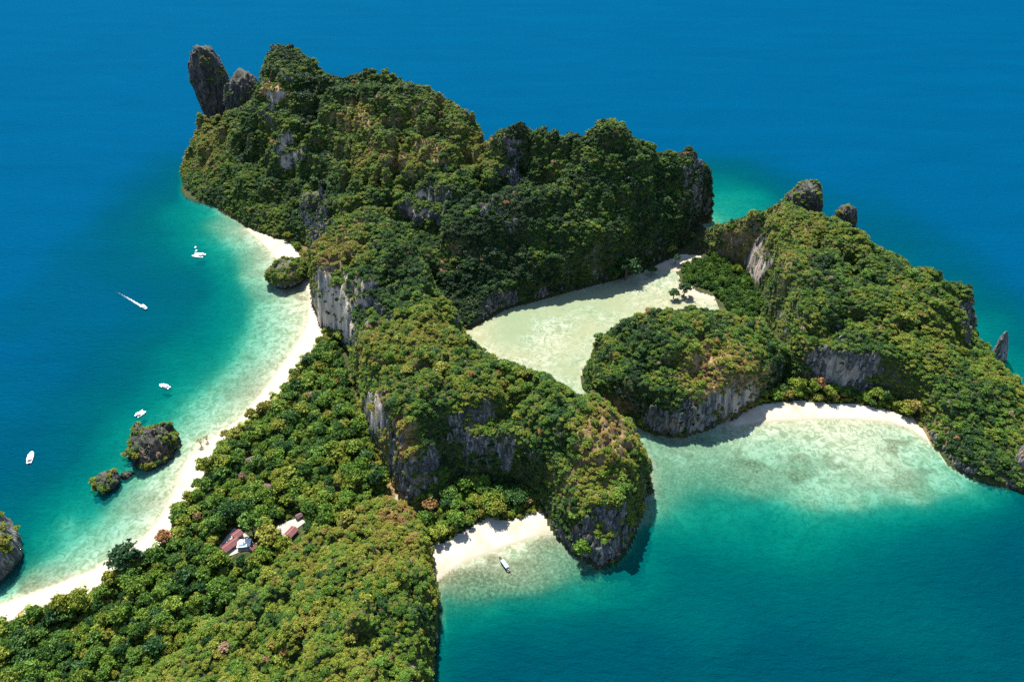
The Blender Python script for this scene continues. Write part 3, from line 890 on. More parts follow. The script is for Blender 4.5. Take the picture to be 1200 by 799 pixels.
def trunk_mesh(seed):
    """tapered trunk with limbs reaching into the crown, for a tree of unit crown radius (crown centre 1.55 up)"""
    r = random.Random(seed)
    V, Q = tube([(0, 0, -0.25), (0.02, 0.01, 0.5), (0.05, -0.02, 1.0), (0.03, 0.02, 1.6)], [0.12, 0.085, 0.07, 0.03])
    for i in range(5):
        a = i * 1.26 + r.uniform(-0.3, 0.3)
        z = r.uniform(0.75, 1.15)
        v, q = tube([(0.03, 0, z), (0.25 * math.cos(a), 0.25 * math.sin(a), z + 0.3), (0.55 * math.cos(a), 0.55 * math.sin(a), z + 0.55)], [0.05, 0.035, 0.012], 5)
        n = len(V)
        V += v
        Q += [tuple(n + k for k in f) for f in q]
    return mesh_np('trunk', V, Q, [M_BARK], True)


CZ = 1.45
crown_me, trunk_me = [], []
for s in range(8):
    V, Q, sh = crown(100 + s, lobes=9 + 2 * (s % 4), leaves=300, flat=(0.6, 0.8, 0.95, 0.7)[s % 4], size=0.17, spread=0.66)
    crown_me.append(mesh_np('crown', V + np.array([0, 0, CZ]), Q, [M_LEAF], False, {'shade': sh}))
for s in range(3):
    trunk_me.append(trunk_mesh(s))
# sparse leafless-looking variant for dry crowns
dry_me = []
for s in range(2):
    V, Q, sh = crown(300 + s, lobes=8, leaves=150, flat=0.8, size=0.15, core=0.45)
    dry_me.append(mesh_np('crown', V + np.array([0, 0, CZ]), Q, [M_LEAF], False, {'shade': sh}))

variants = bpy.data.collections.new('crown_variants')
low_variants = []
for k, me in enumerate(crown_me + dry_me):
    oo = bpy.data.objects.new('crown_%02d' % k, me)
    variants.objects.link(oo)

# houses and clearings
CLEAR = [(282, 634, 26, 17), (336, 620, 22, 13), (313, 571, 10, 8), (351, 605, 9, 8), (293, 538, 9, 7)]

# ------------------------------------------------------------------ where trees stand
cand = []
def jitter(step, seed):
    r = np.random.default_rng(seed)
    a, b = np.meshgrid(np.arange(xs[0] + 4, xs[-1] - 4, step), np.arange(ys[0] + 4, ys[-1] - 4, step))
    return (a + r.uniform(-0.55, 0.55, a.shape) * step).ravel(), (b + r.uniform(-0.55, 0.55, b.shape) * step).ravel()


def nearest(arr, x, y):
    i = np.clip(np.rint((x - xs[0]) / STEP).astype(int), 0, nx - 1)
    j = np.clip(np.rint((y - ys[0]) / STEP).astype(int), 0, ny - 1)
    return arr.reshape(ny, nx)[j, i]


names = list(HILLS)
PX, PY, PZ, PR, PT, PK = [], [], [], [], [], []   # position, radius, tint, kind (0 hill, 1 lowland, 2 mangrove)
MANG = np.array(pw([(790, 322), (800, 312), (818, 305), (845, 303), (870, 312), (888, 335), (893, 362), (884, 374), (862, 372), (850, 366), (846, 354), (832, 340), (808, 334), (795, 338)]))
for layer, (step, seed) in enumerate(((2.7, 1), (2.75, 2), (2.75, 3), (4.9, 4), (2.85, 5), (2.85, 6), (3.6, 7), (3.5, 8))):
    x, y = jitter(step, seed)
    hid = nearest(HID, x, y)
    nz = nearest(nzf, x, y)
    z = height_at(x, y)
    u, v, zc = proj(x, y, z)
    r = np.random.default_rng(50 + seed)
    rnd = r.random(x.shape)
    onhill = (hid >= 0) & (z > 2.0)
    dens = np.where(nz > 0.62, 1.0, 1.0)
    if layer == 0:
        keep = onhill
    elif layer in (1, 2, 4, 5):
        keep = onhill & (rnd < np.clip(1 / np.maximum(nz, 0.17) - (layer if layer < 3 else layer - 1), 0, 1))
    elif layer == 7:     # undergrowth between the lowland trees
        keep = (hid < 0) & (z > 1.0) & (nearest(sand_sd, x, y) < -0.5) & (poly_sd(x, y, MANG) < 0)
    elif layer == 6:
        keep = (hid < 0) & (z > 0.25) & (poly_sd(x, y, MANG) > 0)
    else:
        keep = (hid < 0) & (z > 1.2) & (nearest(sand_sd, x, y) < -1.5) & (poly_sd(x, y, MANG) < 0)
    rk = nearest(rockm, x, y) + 0.35 * fbm(x / 14, y / 14, 4.0, 91, 3)
    bare = (rk > 0.55) & (nz < 0.70)
    ledge = r.random(x.shape) < 0.13
    keep &= ~(bare & ~ledge & (hid >= 0))
    dz_ = nearest(dry_attr, x, y)
    keep &= ~((dz_ > 0.6) & (hid >= 0) & (r.random(x.shape) < 0.55 * (0.5 + fbm(x / 12, y / 12, 3.0, 191, 2))))
    for (a, b, ra, rb) in CLEAR:
        keep &= ((u - a) / ra) ** 2 + ((v - 4 - b) / (rb + 4)) ** 2 > 1
    keep &= (u > -140) & (u < 1340) & (v < 930) & (v > 0)
    x, y, z, u, v, hid, nz = (a[keep] for a in (x, y, z, u, v, hid, nz))
    r2 = np.random.default_rng(80 + seed)
    big = fbm(x / 60, y / 60, 1.0, 111, 3)
    med = fbm(x / 13, y / 13, 6.0, 117, 2)
    jit = r2.standard_normal(x.shape)
    mang = poly_sd(x, y, MANG) > 0
    t = np.where(hid >= 0, 0.31, 0.40) + np.where(hid >= 0, 0.26, 0.13) * big + np.where(hid >= 0, 0.17, 0.12) * med + 0.11 * jit
    for nm, dt in (('lagoon', -0.14), ('peak', -0.05), ('knoll', 0.25), ('east', 0.02), ('ridge', 0.07), ('round', -0.01)):
        t = np.where(hid == names.index(nm), t + dt, t)
    t = np.minimum(t, np.where(hid == names.index('knoll'), 0.66, 0.60) + 0.05 * r2.standard_normal(x.shape))
    t += 0.50 * ellipses(u + 30 * fbm(x / 15, y / 15, 8.0, 171, 3), v, DRYS) * (0.5 + 0.5 * r2.random(x.shape))
    t = t + 0.16 * (hid < 0) * smoothstep(-16, -2, nearest(sand_sd, x, y))
    # scattered bare grey-brown crowns
    t = np.where(r2.random(x.shape) < 0.013, 0.86 + 0.14 * r2.random(x.shape), t)
    t = np.where(hid < 0, np.maximum(t, 0.28 + 0.05 * jit), t)
    t = np.clip(t, 0.02, 1.0)
    rad = np.where(hid >= 0, 1.68, 3.3) * np.exp(np.where(hid >= 0, 0.36, 0.42) * r2.standard_normal(x.shape))
    rad = np.where(hid == names.index('peak'), rad * 1.06, rad)
    rad = np.where(hid == names.index('lagoon'), rad * 1.10, rad)
    rad = np.clip(rad, np.where(hid >= 0, 0.9, 1.7), 7.0)
    if layer == 7:
        rad = np.clip(rad * 0.58, 1.2, 2.6)
        t = np.clip(t + 0.06, 0, 0.62)
    rad = np.where(nz < 0.45, rad * 0.85, rad)
    kind = np.where(hid >= 0, 0, 4 if layer == 7 else 1)
    t = np.where(mang & (hid < 0), 0.25 + 0.06 * jit, t)
    rad = np.where(mang & (hid < 0), 2.9 * np.exp(0.25 * jit), rad)
    kind = np.where(mang & (hid < 0), 2, kind)
    # hillside plants lean out of steep ground and sit lower
    x, y = x + nearest(DX, x, y), y + nearest(DY, x, y)
    PX.append(x); PY.append(y); PZ.append(z); PR.append(rad); PT.append(t); PK.append(kind)
PX, PY, PZ, PR, PT, PK = (np.concatenate(a) for a in (PX, PY, PZ, PR, PT, PK))
# shrubs on the free rocks
for pts, nr, dens, seed, s in rock_caps:
    r = np.random.default_rng(seed)
    n = min(len(pts), int(dens * s * s * 0.9) + 12)
    c = fbm(pts[:, 0] / (s * 0.6), pts[:, 1] / (s * 0.6), pts[:, 2] / (s * 0.6), seed, 2)
    w = np.clip(c + dens * 0.9 - 0.25, 0.0, None) * np.clip(nr[:, 2] + 0.2, 0, 1) + 1e-9
    k = r.choice(len(pts), n, p=w / w.sum())
    rad = np.clip(1.7 * np.exp(0.35 * r.standard_normal(n)), 0.8, 3.2)
    PX = np.append(PX, pts[k, 0]); PY = np.append(PY, pts[k, 1]); PZ = np.append(PZ, pts[k, 2])
    PR = np.append(PR, rad); PT = np.append(PT, np.clip(0.47 + 0.13 * r.standard_normal(n), 0.1, 0.75)); PK = np.append(PK, np.full(n, 3))
NP = len(PX)
r3 = np.random.default_rng(5)
PROT = r3.uniform(0, 6.283, NP)
PV = np.where((PT > 0.84) & (r3.random(NP) < 0.6), 8 + r3.integers(0, 2, NP), r3.integers(0, 8, NP))
PSZ = np.where(PK == 2, r3.uniform(1.0, 1.9, NP), 1) * np.where(PK == 1, r3.uniform(0.8, 1.15, NP), r3.uniform(0.7, 1.0, NP))
SINK = np.where(PK == 1, 0.25, np.where(PK == 3, 1.25, 0.95)) * PR * PSZ

# the trees that show largest become objects of their own
PU, PVV, PD = proj(PX, PY, PZ)
inframe = (PU > -8) & (PU < 1205) & (PVV > 0) & (PVV < 812)
score = np.where((PK == 1) & inframe, PR / PD, 0)
solo = np.argsort(-score)[:285]
solo = solo[score[solo] > 0]
is_solo = np.zeros(NP, bool)
is_solo[solo] = True


def scatter(name, sel, label, variants=variants, PX=PX, PY=PY, PZ=PZ, SINK=SINK, PT=PT, PROT=PROT, PR=PR, PSZ=PSZ, PV=PV):
    me = bpy.data.meshes.new(name)
    n = int(sel.sum())
    me.vertices.add(n)
    me.vertices.foreach_set('co', np.stack([PX[sel], PY[sel], PZ[sel] - SINK[sel]], 1).astype(np.float32).ravel())
    for k, a in (('tint', PT), ('rotz', PROT), ('rad', PR), ('sz', PSZ)):
        me.attributes.new(k, 'FLOAT', 'POINT').data.foreach_set('value', a[sel].astype(np.float32))
    me.attributes.new('variant', 'INT', 'POINT').data.foreach_set('value', PV[sel].astype(np.int32))
    o = obj(name, me)
    g = bpy.data.node_groups.new(name, 'GeometryNodeTree')
    g.interface.new_socket('Geometry', in_out='INPUT', socket_type='NodeSocketGeometry')
    g.interface.new_socket('Geometry', in_out='OUTPUT', socket_type='NodeSocketGeometry')
    N, L = g.nodes, g.links
    gi, go = N.new('NodeGroupInput'), N.new('NodeGroupOutput')
    ip = N.new('GeometryNodeInstanceOnPoints')
    ci = N.new('GeometryNodeCollectionInfo')
    ci.inputs[0].default_value = variants
    ci.inputs['Separate Children'].default_value = True
    ci.inputs['Reset Children'].default_value = True
    ip.inputs['Pick Instance'].default_value = True

    def at(nm, typ='FLOAT'):
        a = N.new('GeometryNodeInputNamedAttribute')
        a.data_type = typ
        a.inputs[0].default_value = nm
        return a.outputs[0]
    L.new(gi.outputs[0], ip.inputs['Points'])
    L.new(ci.outputs[0], ip.inputs['Instance'])
    L.new(at('variant', 'INT'), ip.inputs['Instance Index'])
    c1 = N.new('ShaderNodeCombineXYZ')
    L.new(at('rotz'), c1.inputs[2])
    e = N.new('FunctionNodeEulerToRotation')
    L.new(c1.outputs[0], e.inputs[0])
    L.new(e.outputs[0], ip.inputs['Rotation'])
    c2 = N.new('ShaderNodeCombineXYZ')
    rad = at('rad')
    L.new(rad, c2.inputs[0])
    L.new(rad, c2.inputs[1])
    mu = N.new('ShaderNodeMath')
    mu.operation = 'MULTIPLY'
    L.new(rad, mu.inputs[0])
    L.new(at('sz'), mu.inputs[1])
    L.new(mu.outputs[0], c2.inputs[2])
    L.new(c2.outputs[0], ip.inputs['Scale'])
    L.new(ip.outputs[0], go.inputs[0])
    md = o.modifiers.new('scatter', 'NODES')
    md.node_group = g
    tag(o, label, kind='stuff')
    return o


rib_variants = bpy.data.collections.new('rib_variants')
for k in range(5):
    V, Q = ICO3
    r = np.random.default_rng(600 + k)
    o_ = r.uniform(0, 50, 3)
    f = 1 + 0.55 * fbm(V[:, 0] * 1.3 + o_[0], V[:, 1] * 1.3 + o_[1], V[:, 2] * 0.9 + o_[2], 700 + k, 3, 0.6)
    f -= 0.35 * np.abs(fbm(V[:, 0] * 3 + o_[1], V[:, 1] * 3, V[:, 2] * 1.5, 800 + k, 2, 0.6))
    W = V * f[:, None]
    W[:, 0] *= 0.75
    rib_variants.objects.link(bpy.data.objects.new('rib_%02d' % k, mesh_np('rib', W, Q, [M_ROCK], False)))
r = np.random.default_rng(31)
ok = (HID >= 0) & (nzf < 0.66) & (Us > -40) & (Us < 1240) & (((rockm > 0.4) & (nzf < 0.6)) | (Hh < 5) & (nzf < 0.5)) & (pale_attr < 0.5)
ok = np.where(ok)[0]
ok = ok[r.random(len(ok)) < 0.75]
m_ = len(ok)
rr = np.clip(1.35 * np.exp(0.4 * r.standard_normal(m_)), 0.6, 3.0)
sel_ = np.ones(m_, bool)
scatter('cliff_ribs', sel_, 'jagged limestone ribs and ledges on the bare cliffs and along the waterline', rib_variants,
        VX[ok], VY[ok], Hh[ok] + r.uniform(-3, 3, m_) * (nzf[ok] < 0.4), np.zeros(m_), np.zeros(m_), np.arctan2(oy[ok], ox[ok]) + r.normal(0, 0.5, m_), rr, r.uniform(1.2, 2.6, m_), r.integers(0, 5, m_))
scatter('hillside_forest', (PK == 0), 'dense low forest and scrub covering the karst hills')
scatter('lowland_forest', (PK == 1) & ~is_solo, 'smaller trees filling the flat forest behind the beaches')
scatter('undergrowth', (PK == 4), 'shrubs and saplings between the trees of the flat forest')
scatter('mangrove', (PK == 2), 'dark even mangrove thicket beside the pink white sand flat')
scatter('rock_scrub', (PK == 3), 'scrub growing in cracks of the rock stacks and islets')


def tree(name, x, y, z, rad, sz, rot, tint, var, label, cat='tree', group=None):
    t = bpy.data.objects.new(name, None)
    t.empty_display_size = 1.0
    COL.objects.link(t)
    t.location = (x, y, z)
    t.rotation_euler = (0, 0, rot)
    t.scale = (rad, rad, rad * sz)
    tag(t, label, cat, group)
    c = obj('crown', (crown_me + dry_me)[var], t)
    c['tint'] = float(tint)
    obj('trunk', trunk_me[var % 3], t)
    return t


WORD = [(0.22, 'dark green'), (0.36, 'deep green'), (0.5, 'fresh green'), (0.64, 'yellow green'), (0.8, 'olive yellow'), (2.0, 'dry brownish')]
SHAPE = ['wide flat topped', 'rounded', 'tall domed', 'lumpy']
hx, hy = P(290, 630, 3.5)
for k in solo:
    x, y = PX[k], PY[k]
    word = next(l for lim, l in WORD if PT[k] < lim)
    size = 'large' if PR[k] > 5.4 else 'small' if PR[k] < 4.6 else 'medium sized'
    a = np.array([x]), np.array([y])
    if math.hypot(x - hx, y - hy) < 38:
        place = 'close to the red roofed houses'
    elif nearest(sand_sd, *a)[0] > -16:
        place = 'at the edge of the long white beach'
    elif poly_sd(*a, hill_fn['knoll'][0])[0] > -16:
        place = 'at the foot of the olive shrub hill'
    elif poly_sd(*a, hill_fn['ridge'][0])[0] > -22:
        place = 'below the cliffs of the long ridge'
    else:
        place = 'amid the flat forest behind the beach'
    lab = '%s %s %s tree %s' % (size, SHAPE[int(PV[k]) % 4], word, place)
    tree('forest_tree', x, y, PZ[k] - 0.15 * PR[k], PR[k], PSZ[k], PROT[k], PT[k], int(PV[k]), lab, 'tree', 'trees in the flat forest behind the long beach')


def palm_meshes(seed):
    r = random.Random(seed)
    V, Q, sh = [], [], []
    for i in range(16):
        a = i * 2.4 + r.uniform(-0.2, 0.2)
        up = r.uniform(-0.1, 0.75)
        L = r.uniform(0.85, 1.1)
        sv = r.uniform(0.2, 1.0)
        n0 = len(V)
        for j in range(6):
            q = j / 5
            d = L * q * (1 - 0.12 * q)
            zz = up * q * 0.6 - 0.75 * q * q
            w = 0.13 * (0.35 + 1.5 * q * (1.15 - q)) * (0.2 if j == 5 else 1)
            for e in (-1, 0, 1):
                V.append((d * math.cos(a) - e * w * math.sin(a), d * math.sin(a) + e * w * math.cos(a), 2.6 + zz - 0.07 * abs(e)))
                sh.append(sv)
        for j in range(5):
            b = n0 + j * 3
            Q += [(b, b + 1, b + 4, b + 3), (b + 1, b + 2, b + 5, b + 4)]
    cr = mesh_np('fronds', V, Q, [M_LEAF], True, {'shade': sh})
    lx, ly = r.uniform(-0.35, 0.35), r.uniform(-0.35, 0.35)
    for v in cr.vertices:
        v.co.x += lx
        v.co.y += ly
    V, Q = tube([(0, 0, -0.1), (lx * 0.2, ly * 0.2, 0.9), (lx * 0.6, ly * 0.6, 1.8), (lx, ly, 2.62)], [0.07, 0.05, 0.042, 0.035], 7)
    return cr, mesh_np('trunk', V, Q, [M_BARK], True)


palm_me = [palm_meshes(k) for k in range(4)]
r = np.random.default_rng(77)
got = []
while len(got) < 34:
    x, y = r.uniform(-420, -120), r.uniform(215, 560)
    a = np.array([x]), np.array([y])
    u, v, _ = proj(x, y, 3.0)
    if not (-12 < nearest(sand_sd, *a)[0] < 1.0 and nearest(HID, *a)[0] < 0 and 0 < u < 1200 and v < 795) or min([math.hypot(x - p, y - q) for p, q in got] + [99]) < 5:
        continue
    got.append((x, y))
    k = len(got) % 4
    t = bpy.data.objects.new('palm_tree', None)
    COL.objects.link(t)
    sc_ = r.uniform(2.6, 3.8)
    t.location, t.rotation_euler, t.scale = (x, y, float(height_at(*a)[0])), (0, 0, r.uniform(0, 6.28)), (sc_, sc_, sc_)
    tag(t, '%s palm tree with %s fronds at the sandy edge of the forest' % ('tall' if sc_ > 3.2 else 'short', ('leaning trunk and green', 'yellowish', 'spreading green', 'drooping pale')[k]), 'palm', 'palms along the long beach')
    obj('fronds', palm_me[k][0], t)['tint'] = (0.42, 0.62, 0.48, 0.7)[k]
    obj('trunk', palm_me[k][1], t)


def tree_px(u, v, rpx, tint, label, var=0, sz=0.9, group=None, name='tree'):
    """a tree whose foot is at pixel (u, v)"""
    x, y = P(u, v, 2.5)
    z = float(height_at(np.array([x]), np.array([y]))[0])
    x, y = P(u, v, z)
    m = (H - z) / ((v - 399.5) * CS + F * SN)
    return tree(name, x, y, z, rpx * m, sz, var * 1.3, tint, var, label, 'tree', group)


tree_px(153, 667, 19, 0.10, 'large lone dark green tree leaning over the long white beach', 2, 0.85)
tree_px(310, 622, 11, 0.50, 'small round bright green tree between the two red roofed houses', 1)
tree_px(297, 624, 15, 0.33, 'bushy mid green tree beside the red roofed long house', 4)
tree_px(318, 640, 15, 0.62, 'bright yellow green tree below the paved yard', 5)
tree_px(801, 347, 9, 0.20, 'lone round mangrove tree on the sand flat, the larger of a pair', 0, 0.8)
tree_px(789, 350, 7, 0.20, 'lone small mangrove tree on the sand flat, the smaller of a pair', 3, 0.8)
tree_px(733, 327, 16, 0.19, 'dark green mangrove clump against the foot of the karst wall', 6, 0.8)
tree_px(720, 326, 10, 0.22, 'smaller mangrove bush beside the clump at the karst wall', 7, 0.8)
tree_px(763, 322, 6, 0.18, 'small mangrove bush alone on the sand under the karst wall', 1, 0.8)
tree_px(791, 309, 6, 0.15, 'tiny dark mangrove on the sand strip by the lagoon gap', 5, 0.9)
for q, (u, v, rp) in enumerate(((236, 522, 5), (262, 514, 4), (243, 517, 4))):
    tree_px(u, v, rp, 0.74, 'sparse tan shrub standing out on the white sand', 8 + q % 2, 0.9, 'tan shrubs on the white sand', 'shrub')

# ------------------------------------------------------------------ village: red roofed houses round a pale yard
M_RED = plain('red_metal_roof', (0.135, 0.030, 0.030), 0.55, 0.25, 0.8)
M_BROWN = plain('brown_metal_roof', (0.085, 0.036, 0.034), 0.6, 0.25, 0.8)
M_WALL = plain('plaster', (0.42, 0.40, 0.36), 0.9, 0.1)
M_WHITE = plain('white_roof_sheet', (0.72, 0.73, 0.72), 0.6, 0.08)
M_PANEL = plain('solar_panel', (0.05, 0.16, 0.30), 0.25, 0.1)
M_CONC = plain('concrete', (0.30, 0.28, 0.25), 0.95, 0.12, 0.4)
M_WOOD = plain('dark_wood', (0.10, 0.06, 0.035), 0.8, 0.2)


def box_data(x0, x1, y0, y1, z0, z1):
    V = [(x, y, z) for z in (z0, z1) for y in (y0, y1) for x in (x0, x1)]
    return V, [(0, 2, 3, 1), (4, 5, 7, 6), (0, 1, 5, 4), (2, 6, 7, 3), (0, 4, 6, 2), (1, 3, 7, 5)]


def joined(name, pieces, mat, smooth=False):
    V, Q = [], []
    for v, q in pieces:
        n = len(V)
        V += list(v)
        Q += [tuple(n + k for k in f) for f in q]
    return mesh_np(name, V, Q, [mat], smooth)


def house(name, label, u, v, L, W, hgt, rise, rot, roof_mat, zroof=0.0):
    """gabled house with its roof centre at pixel (u, v)"""
    zt = 3.6 + hgt + rise * 0.5 + zroof
    x, y = P(u, v, zt)
    z = float(height_at(np.array([x]), np.array([y]))[0])
    r = bpy.data.objects.new(name, None)
    COL.objects.link(r)
    r.location, r.rotation_euler = (x, y, z + zroof), (0, 0, rot)
    tag(r, label, 'house')
    a, b = L / 2, W / 2
    V = [(-a, -b, -0.4), (a, -b, -0.4), (a, b, -0.4), (-a, b, -0.4), (-a, -b, hgt), (a, -b, hgt), (a, b, hgt), (-a, b, hgt), (-a, 0, hgt + rise * 0.94), (a, 0, hgt + rise * 0.94)]
    obj('wall', mesh_np('wall', V, [(0, 1, 5, 4), (2, 3, 7, 6), (1, 2, 6, 9, 5), (3, 0, 4, 8, 7), (4, 5, 9, 8), (6, 7, 8, 9)], [M_WALL]), r)
    e, k, th = 0.7, rise / b, 0.14
    for sgn in (-1, 1):
        yo, zo = sgn * (b + e), hgt - e * k
        p = [(-a - e, 0, hgt + rise), (a + e, 0, hgt + rise), (a + e, yo, zo), (-a - e, yo, zo)]
        V = p + [(q[0], q[1], q[2] + th) for q in p]
        rf = obj('roof_slope', mesh_np('roof_slope', V, [(0, 3, 2, 1), (4, 5, 6, 7), (0, 1, 5, 4), (1, 2, 6, 5), (2, 3, 7, 6), (3, 0, 4, 7)], [roof_mat]), r)
        ribs = []
        n = max(4, int(L / 0.9))
        for i in range(n + 1):
            xx = -a - e + 0.1 + (L + 2 * e - 0.2) * i / n
            v_, q_ = box_data(xx - 0.04, xx + 0.04, 0, 1, 0, 1)
            v_ = [(c[0], yo * c[1] + sgn * 0.02, (hgt + rise) + (zo - hgt - rise) * c[1] + th - 0.02 + 0.07 * c[2]) for c in v_]
            ribs.append((v_, q_))
        obj('roof_rib', joined('roof_rib', ribs, roof_mat), rf)['kind'] = 'stuff'
    obj('ridge_cap', joined('ridge_cap', [box_data(-a - e - 0.05, a + e + 0.05, -0.22, 0.22, hgt + rise + 0.05, hgt + rise + 0.24)], roof_mat), r)
    obj('door', joined('door', [box_data(-0.5, 0.5, -b - 0.05, -b + 0.02, -0.3, 2.0)], M_WOOD), r)
    for sx_ in (-0.32, 0.32):
        obj('window', joined('window', [box_data(sx_ * L - 0.6, sx_ * L + 0.6, -b - 0.04, -b + 0.02, 0.9, 2.0)], M_PANEL), r)
    return r


house('long_house', 'long red metal roofed house beside the white flat roofed block', 269, 637, 11.5, 5.6, 2.7, 1.3, R(52), M_RED)
house('small_house', 'short red roofed house just uphill of the long red roofed one', 277.5, 624.5, 5.5, 5.4, 3.0, 1.2, R(52), M_RED)
house('shed', 'small red roofed shed beside the white flat roofed block', 297, 639, 4.5, 3.4, 2.4, 0.8, R(52), M_RED)
house('yard_house', 'red roofed house standing alone on the pale paved yard', 341, 621.5, 7.0, 5.4, 2.7, 1.2, R(62), M_RED)
house('forest_hut', 'dusky red roofed hut alone among the trees above the village', 311, 569, 7.5, 4.8, 2.6, 1.1, R(-8), M_BROWN)
house('brown_hut', 'tiny brown roofed hut at the upper end of the paved yard', 350, 603, 3.4, 3.0, 2.3, 0.8, R(40), M_BROWN)
house('grey_hut', 'faded brown hut roof under trees near the long beach', 292, 537, 5.0, 3.6, 2.4, 0.9, R(30), M_BROWN)
x, y = P(286, 636, 6.3)
z = float(height_at(np.array([x]), np.array([y]))[0])
r = bpy.data.objects.new('white_block', None)
COL.objects.link(r)
r.location, r.rotation_euler = (x, y, z), (0, 0, R(8))
tag(r, 'white flat roofed block with blue solar panels between the red roofs', 'house')
obj('wall', joined('wall', [box_data(-4.2, 4.2, -3, 3, -0.4, 2.8)], M_WALL), r)
rf = obj('roof', joined('roof', [box_data(-4.6, 4.6, -3.4, 3.4, 2.8, 3.05)], M_WHITE), r)
for i in range(4):
    v_, q_ = box_data(-3.4 + i * 1.25, -2.3 + i * 1.25, -2.9, -0.9, 0, 0.06)
    obj('solar_panel', mesh_np('solar_panel', [(a, b, 3.12 + (b + 2.9) * 0.2 + c) for a, b, c in v_], q_, [M_PANEL]), rf)


def slab(label, pts, z=None):
    w = [P(u, v, 3.7) for u, v in pts]
    zz = max(float(height_at(np.array([a]), np.array([b]))[0]) for a, b in w) + 0.12 if z is None else z
    n = len(w)
    V = [(a, b, zz) for a, b in w] + [(a, b, zz - 1.2) for a, b in w]
    Q = [tuple(range(n))[::-1]] if poly_sd(np.array([0.]), np.array([0.]), w) is None else [tuple(range(n))]
    Q += [(i, (i + 1) % n, n + (i + 1) % n, n + i) for i in range(n)]
    o = obj('paved_yard', mesh_np('paved_yard', V, Q, [M_CONC]))
    tag(o, label, kind='structure')


slab('pale paved yard beside the lone red roofed house', [(319, 628), (328, 633), (338, 628), (350, 617), (358, 611), (352, 606), (340, 609), (326, 615)])
slab('pale paved yard around the long red roofed house', [(256, 640), (262, 652), (272, 650), (284, 645), (297, 645), (296, 632), (284, 622), (274, 618), (266, 628)])
slab('small pale yard below the lone hut among the trees', [(314, 574), (319, 582), (325, 578), (320, 570)])

# ------------------------------------------------------------------ boats
M_GEL = plain('white_gelcoat', (0.80, 0.81, 0.82), 0.3, 0.04)
M_DECK = plain('deck', (0.62, 0.60, 0.55), 0.7, 0.1)
M_CANVAS = plain('white_canopy', (0.80, 0.80, 0.78), 0.7, 0.05)
M_BLUEC = plain('pale_blue_canopy', (0.24, 0.38, 0.42), 0.7, 0.08)
M_TINT = plain('tinted_glass', (0.02, 0.025, 0.03), 0.15, 0.1)
M_MOTOR = plain('motor_black', (0.02, 0.02, 0.022), 0.4, 0.1)
M_TIMB = plain('dark_timber', (0.07, 0.045, 0.03), 0.6, 0.2)


def hull_mesh(name, L, W, fb, draft, sheer, mat, bow=0.42, stern=0.9, n=14, tip=0.0):
    """lofted hull with a deck: x forward"""
    V, Q = [], []
    for i in range(n + 1):
        t = i / n
        x = -L / 2 + L * t
        half = W / 2 * (stern + (1 - stern) * min(t / 0.3, 1)) * (1 if t < 1 - bow else math.sqrt(max(1e-4, 1 - ((t - 1 + bow) / bow) ** 2)))
        half = max(half, 0.02)
        zt = fb + sheer * max(0, t - 0.4) ** 2 / 0.36 + tip * max(0, t - 0.8) ** 2 / 0.04
        kz = -draft * (1 - max(0, (t - 0.75) / 0.25) ** 2) + (zt * 0.7) * max(0, (t - 0.8) / 0.2) ** 3
        V += [(x, -half, zt), (x, -half * 0.86, 0.25 * zt + 0.3 * kz), (x, 0, kz), (x, half * 0.86, 0.25 * zt + 0.3 * kz), (x, half, zt), (x, 0, zt - 0.06)]
    for i in range(n):
        a, b = i * 6, i * 6 + 6
        for k in range(4):
            Q.append((a + k, b + k, b + k + 1, a + k + 1))
        Q.append((a + 4, b + 4, b + 5, a + 5))
        Q.append((a + 5, b + 5, b, a))
    Q.append((0, 1, 2, 3, 4, 5))
    e = n * 6
    Q.append((e + 5, e + 4, e + 3, e + 2, e + 1, e))
    return mesh_np(name, V, Q, [mat], False)


def slabm(name, L0, L1, w0, w1, z, th, mat, camber=0.15):
    """rounded canopy or cabin top between x=L0 and x=L1"""
    n = 6
    V, Q = [], []
    for i in range(n + 1):
        t = i / n
        x, w = L0 + (L1 - L0) * t, w0 + (w1 - w0) * t
        for j in range(5):
            yy = -w / 2 + w * j / 4
            c = camber * (1 - (2 * j / 4 - 1) ** 2) - camber * 0.8 * max(0, t - 0.8) / 0.2
            V += [(x, yy, z + c), (x, yy, z + c - th)]
    for i in range(n):
        for j in range(4):
            a, b = (i * 5 + j) * 2, ((i + 1) * 5 + j) * 2
            Q += [(a, b, b + 2, a + 2), (a + 1, a + 3, b + 3, b + 1)]
    for i in range(n):
        a, b = i * 10, (i + 1) * 10
        Q += [(a, a + 1, b + 1, b), (a + 8, b + 8, b + 9, a + 9)]
    for j in range(4):
        a, b = j * 2, n * 10 + j * 2
        Q += [(a, a + 2, a + 3, a + 1), (b, b + 1, b + 3, b + 2)]
    return mesh_np(name, V, Q, [mat], False)


def boat_root(name, label, cat, u, v, head, group=None):
    x, y = P(u, v, 0.6)
    r = bpy.data.objects.new(name, None)
    COL.objects.link(r)
    r.location, r.rotation_euler = (x, y, 0.0), (0, 0, head)
    tag(r, label, cat, group)
    return r


def outboard(r, x, y):
    m = obj('outboard_motor', joined('outboard_motor', [box_data(x - 0.55, x + 0.1, y - 0.24, y + 0.24, 0.75, 1.45), box_data(x - 0.35, x - 0.1, y - 0.1, y + 0.1, -0.5, 0.75)], M_MOTOR), r)
    return m


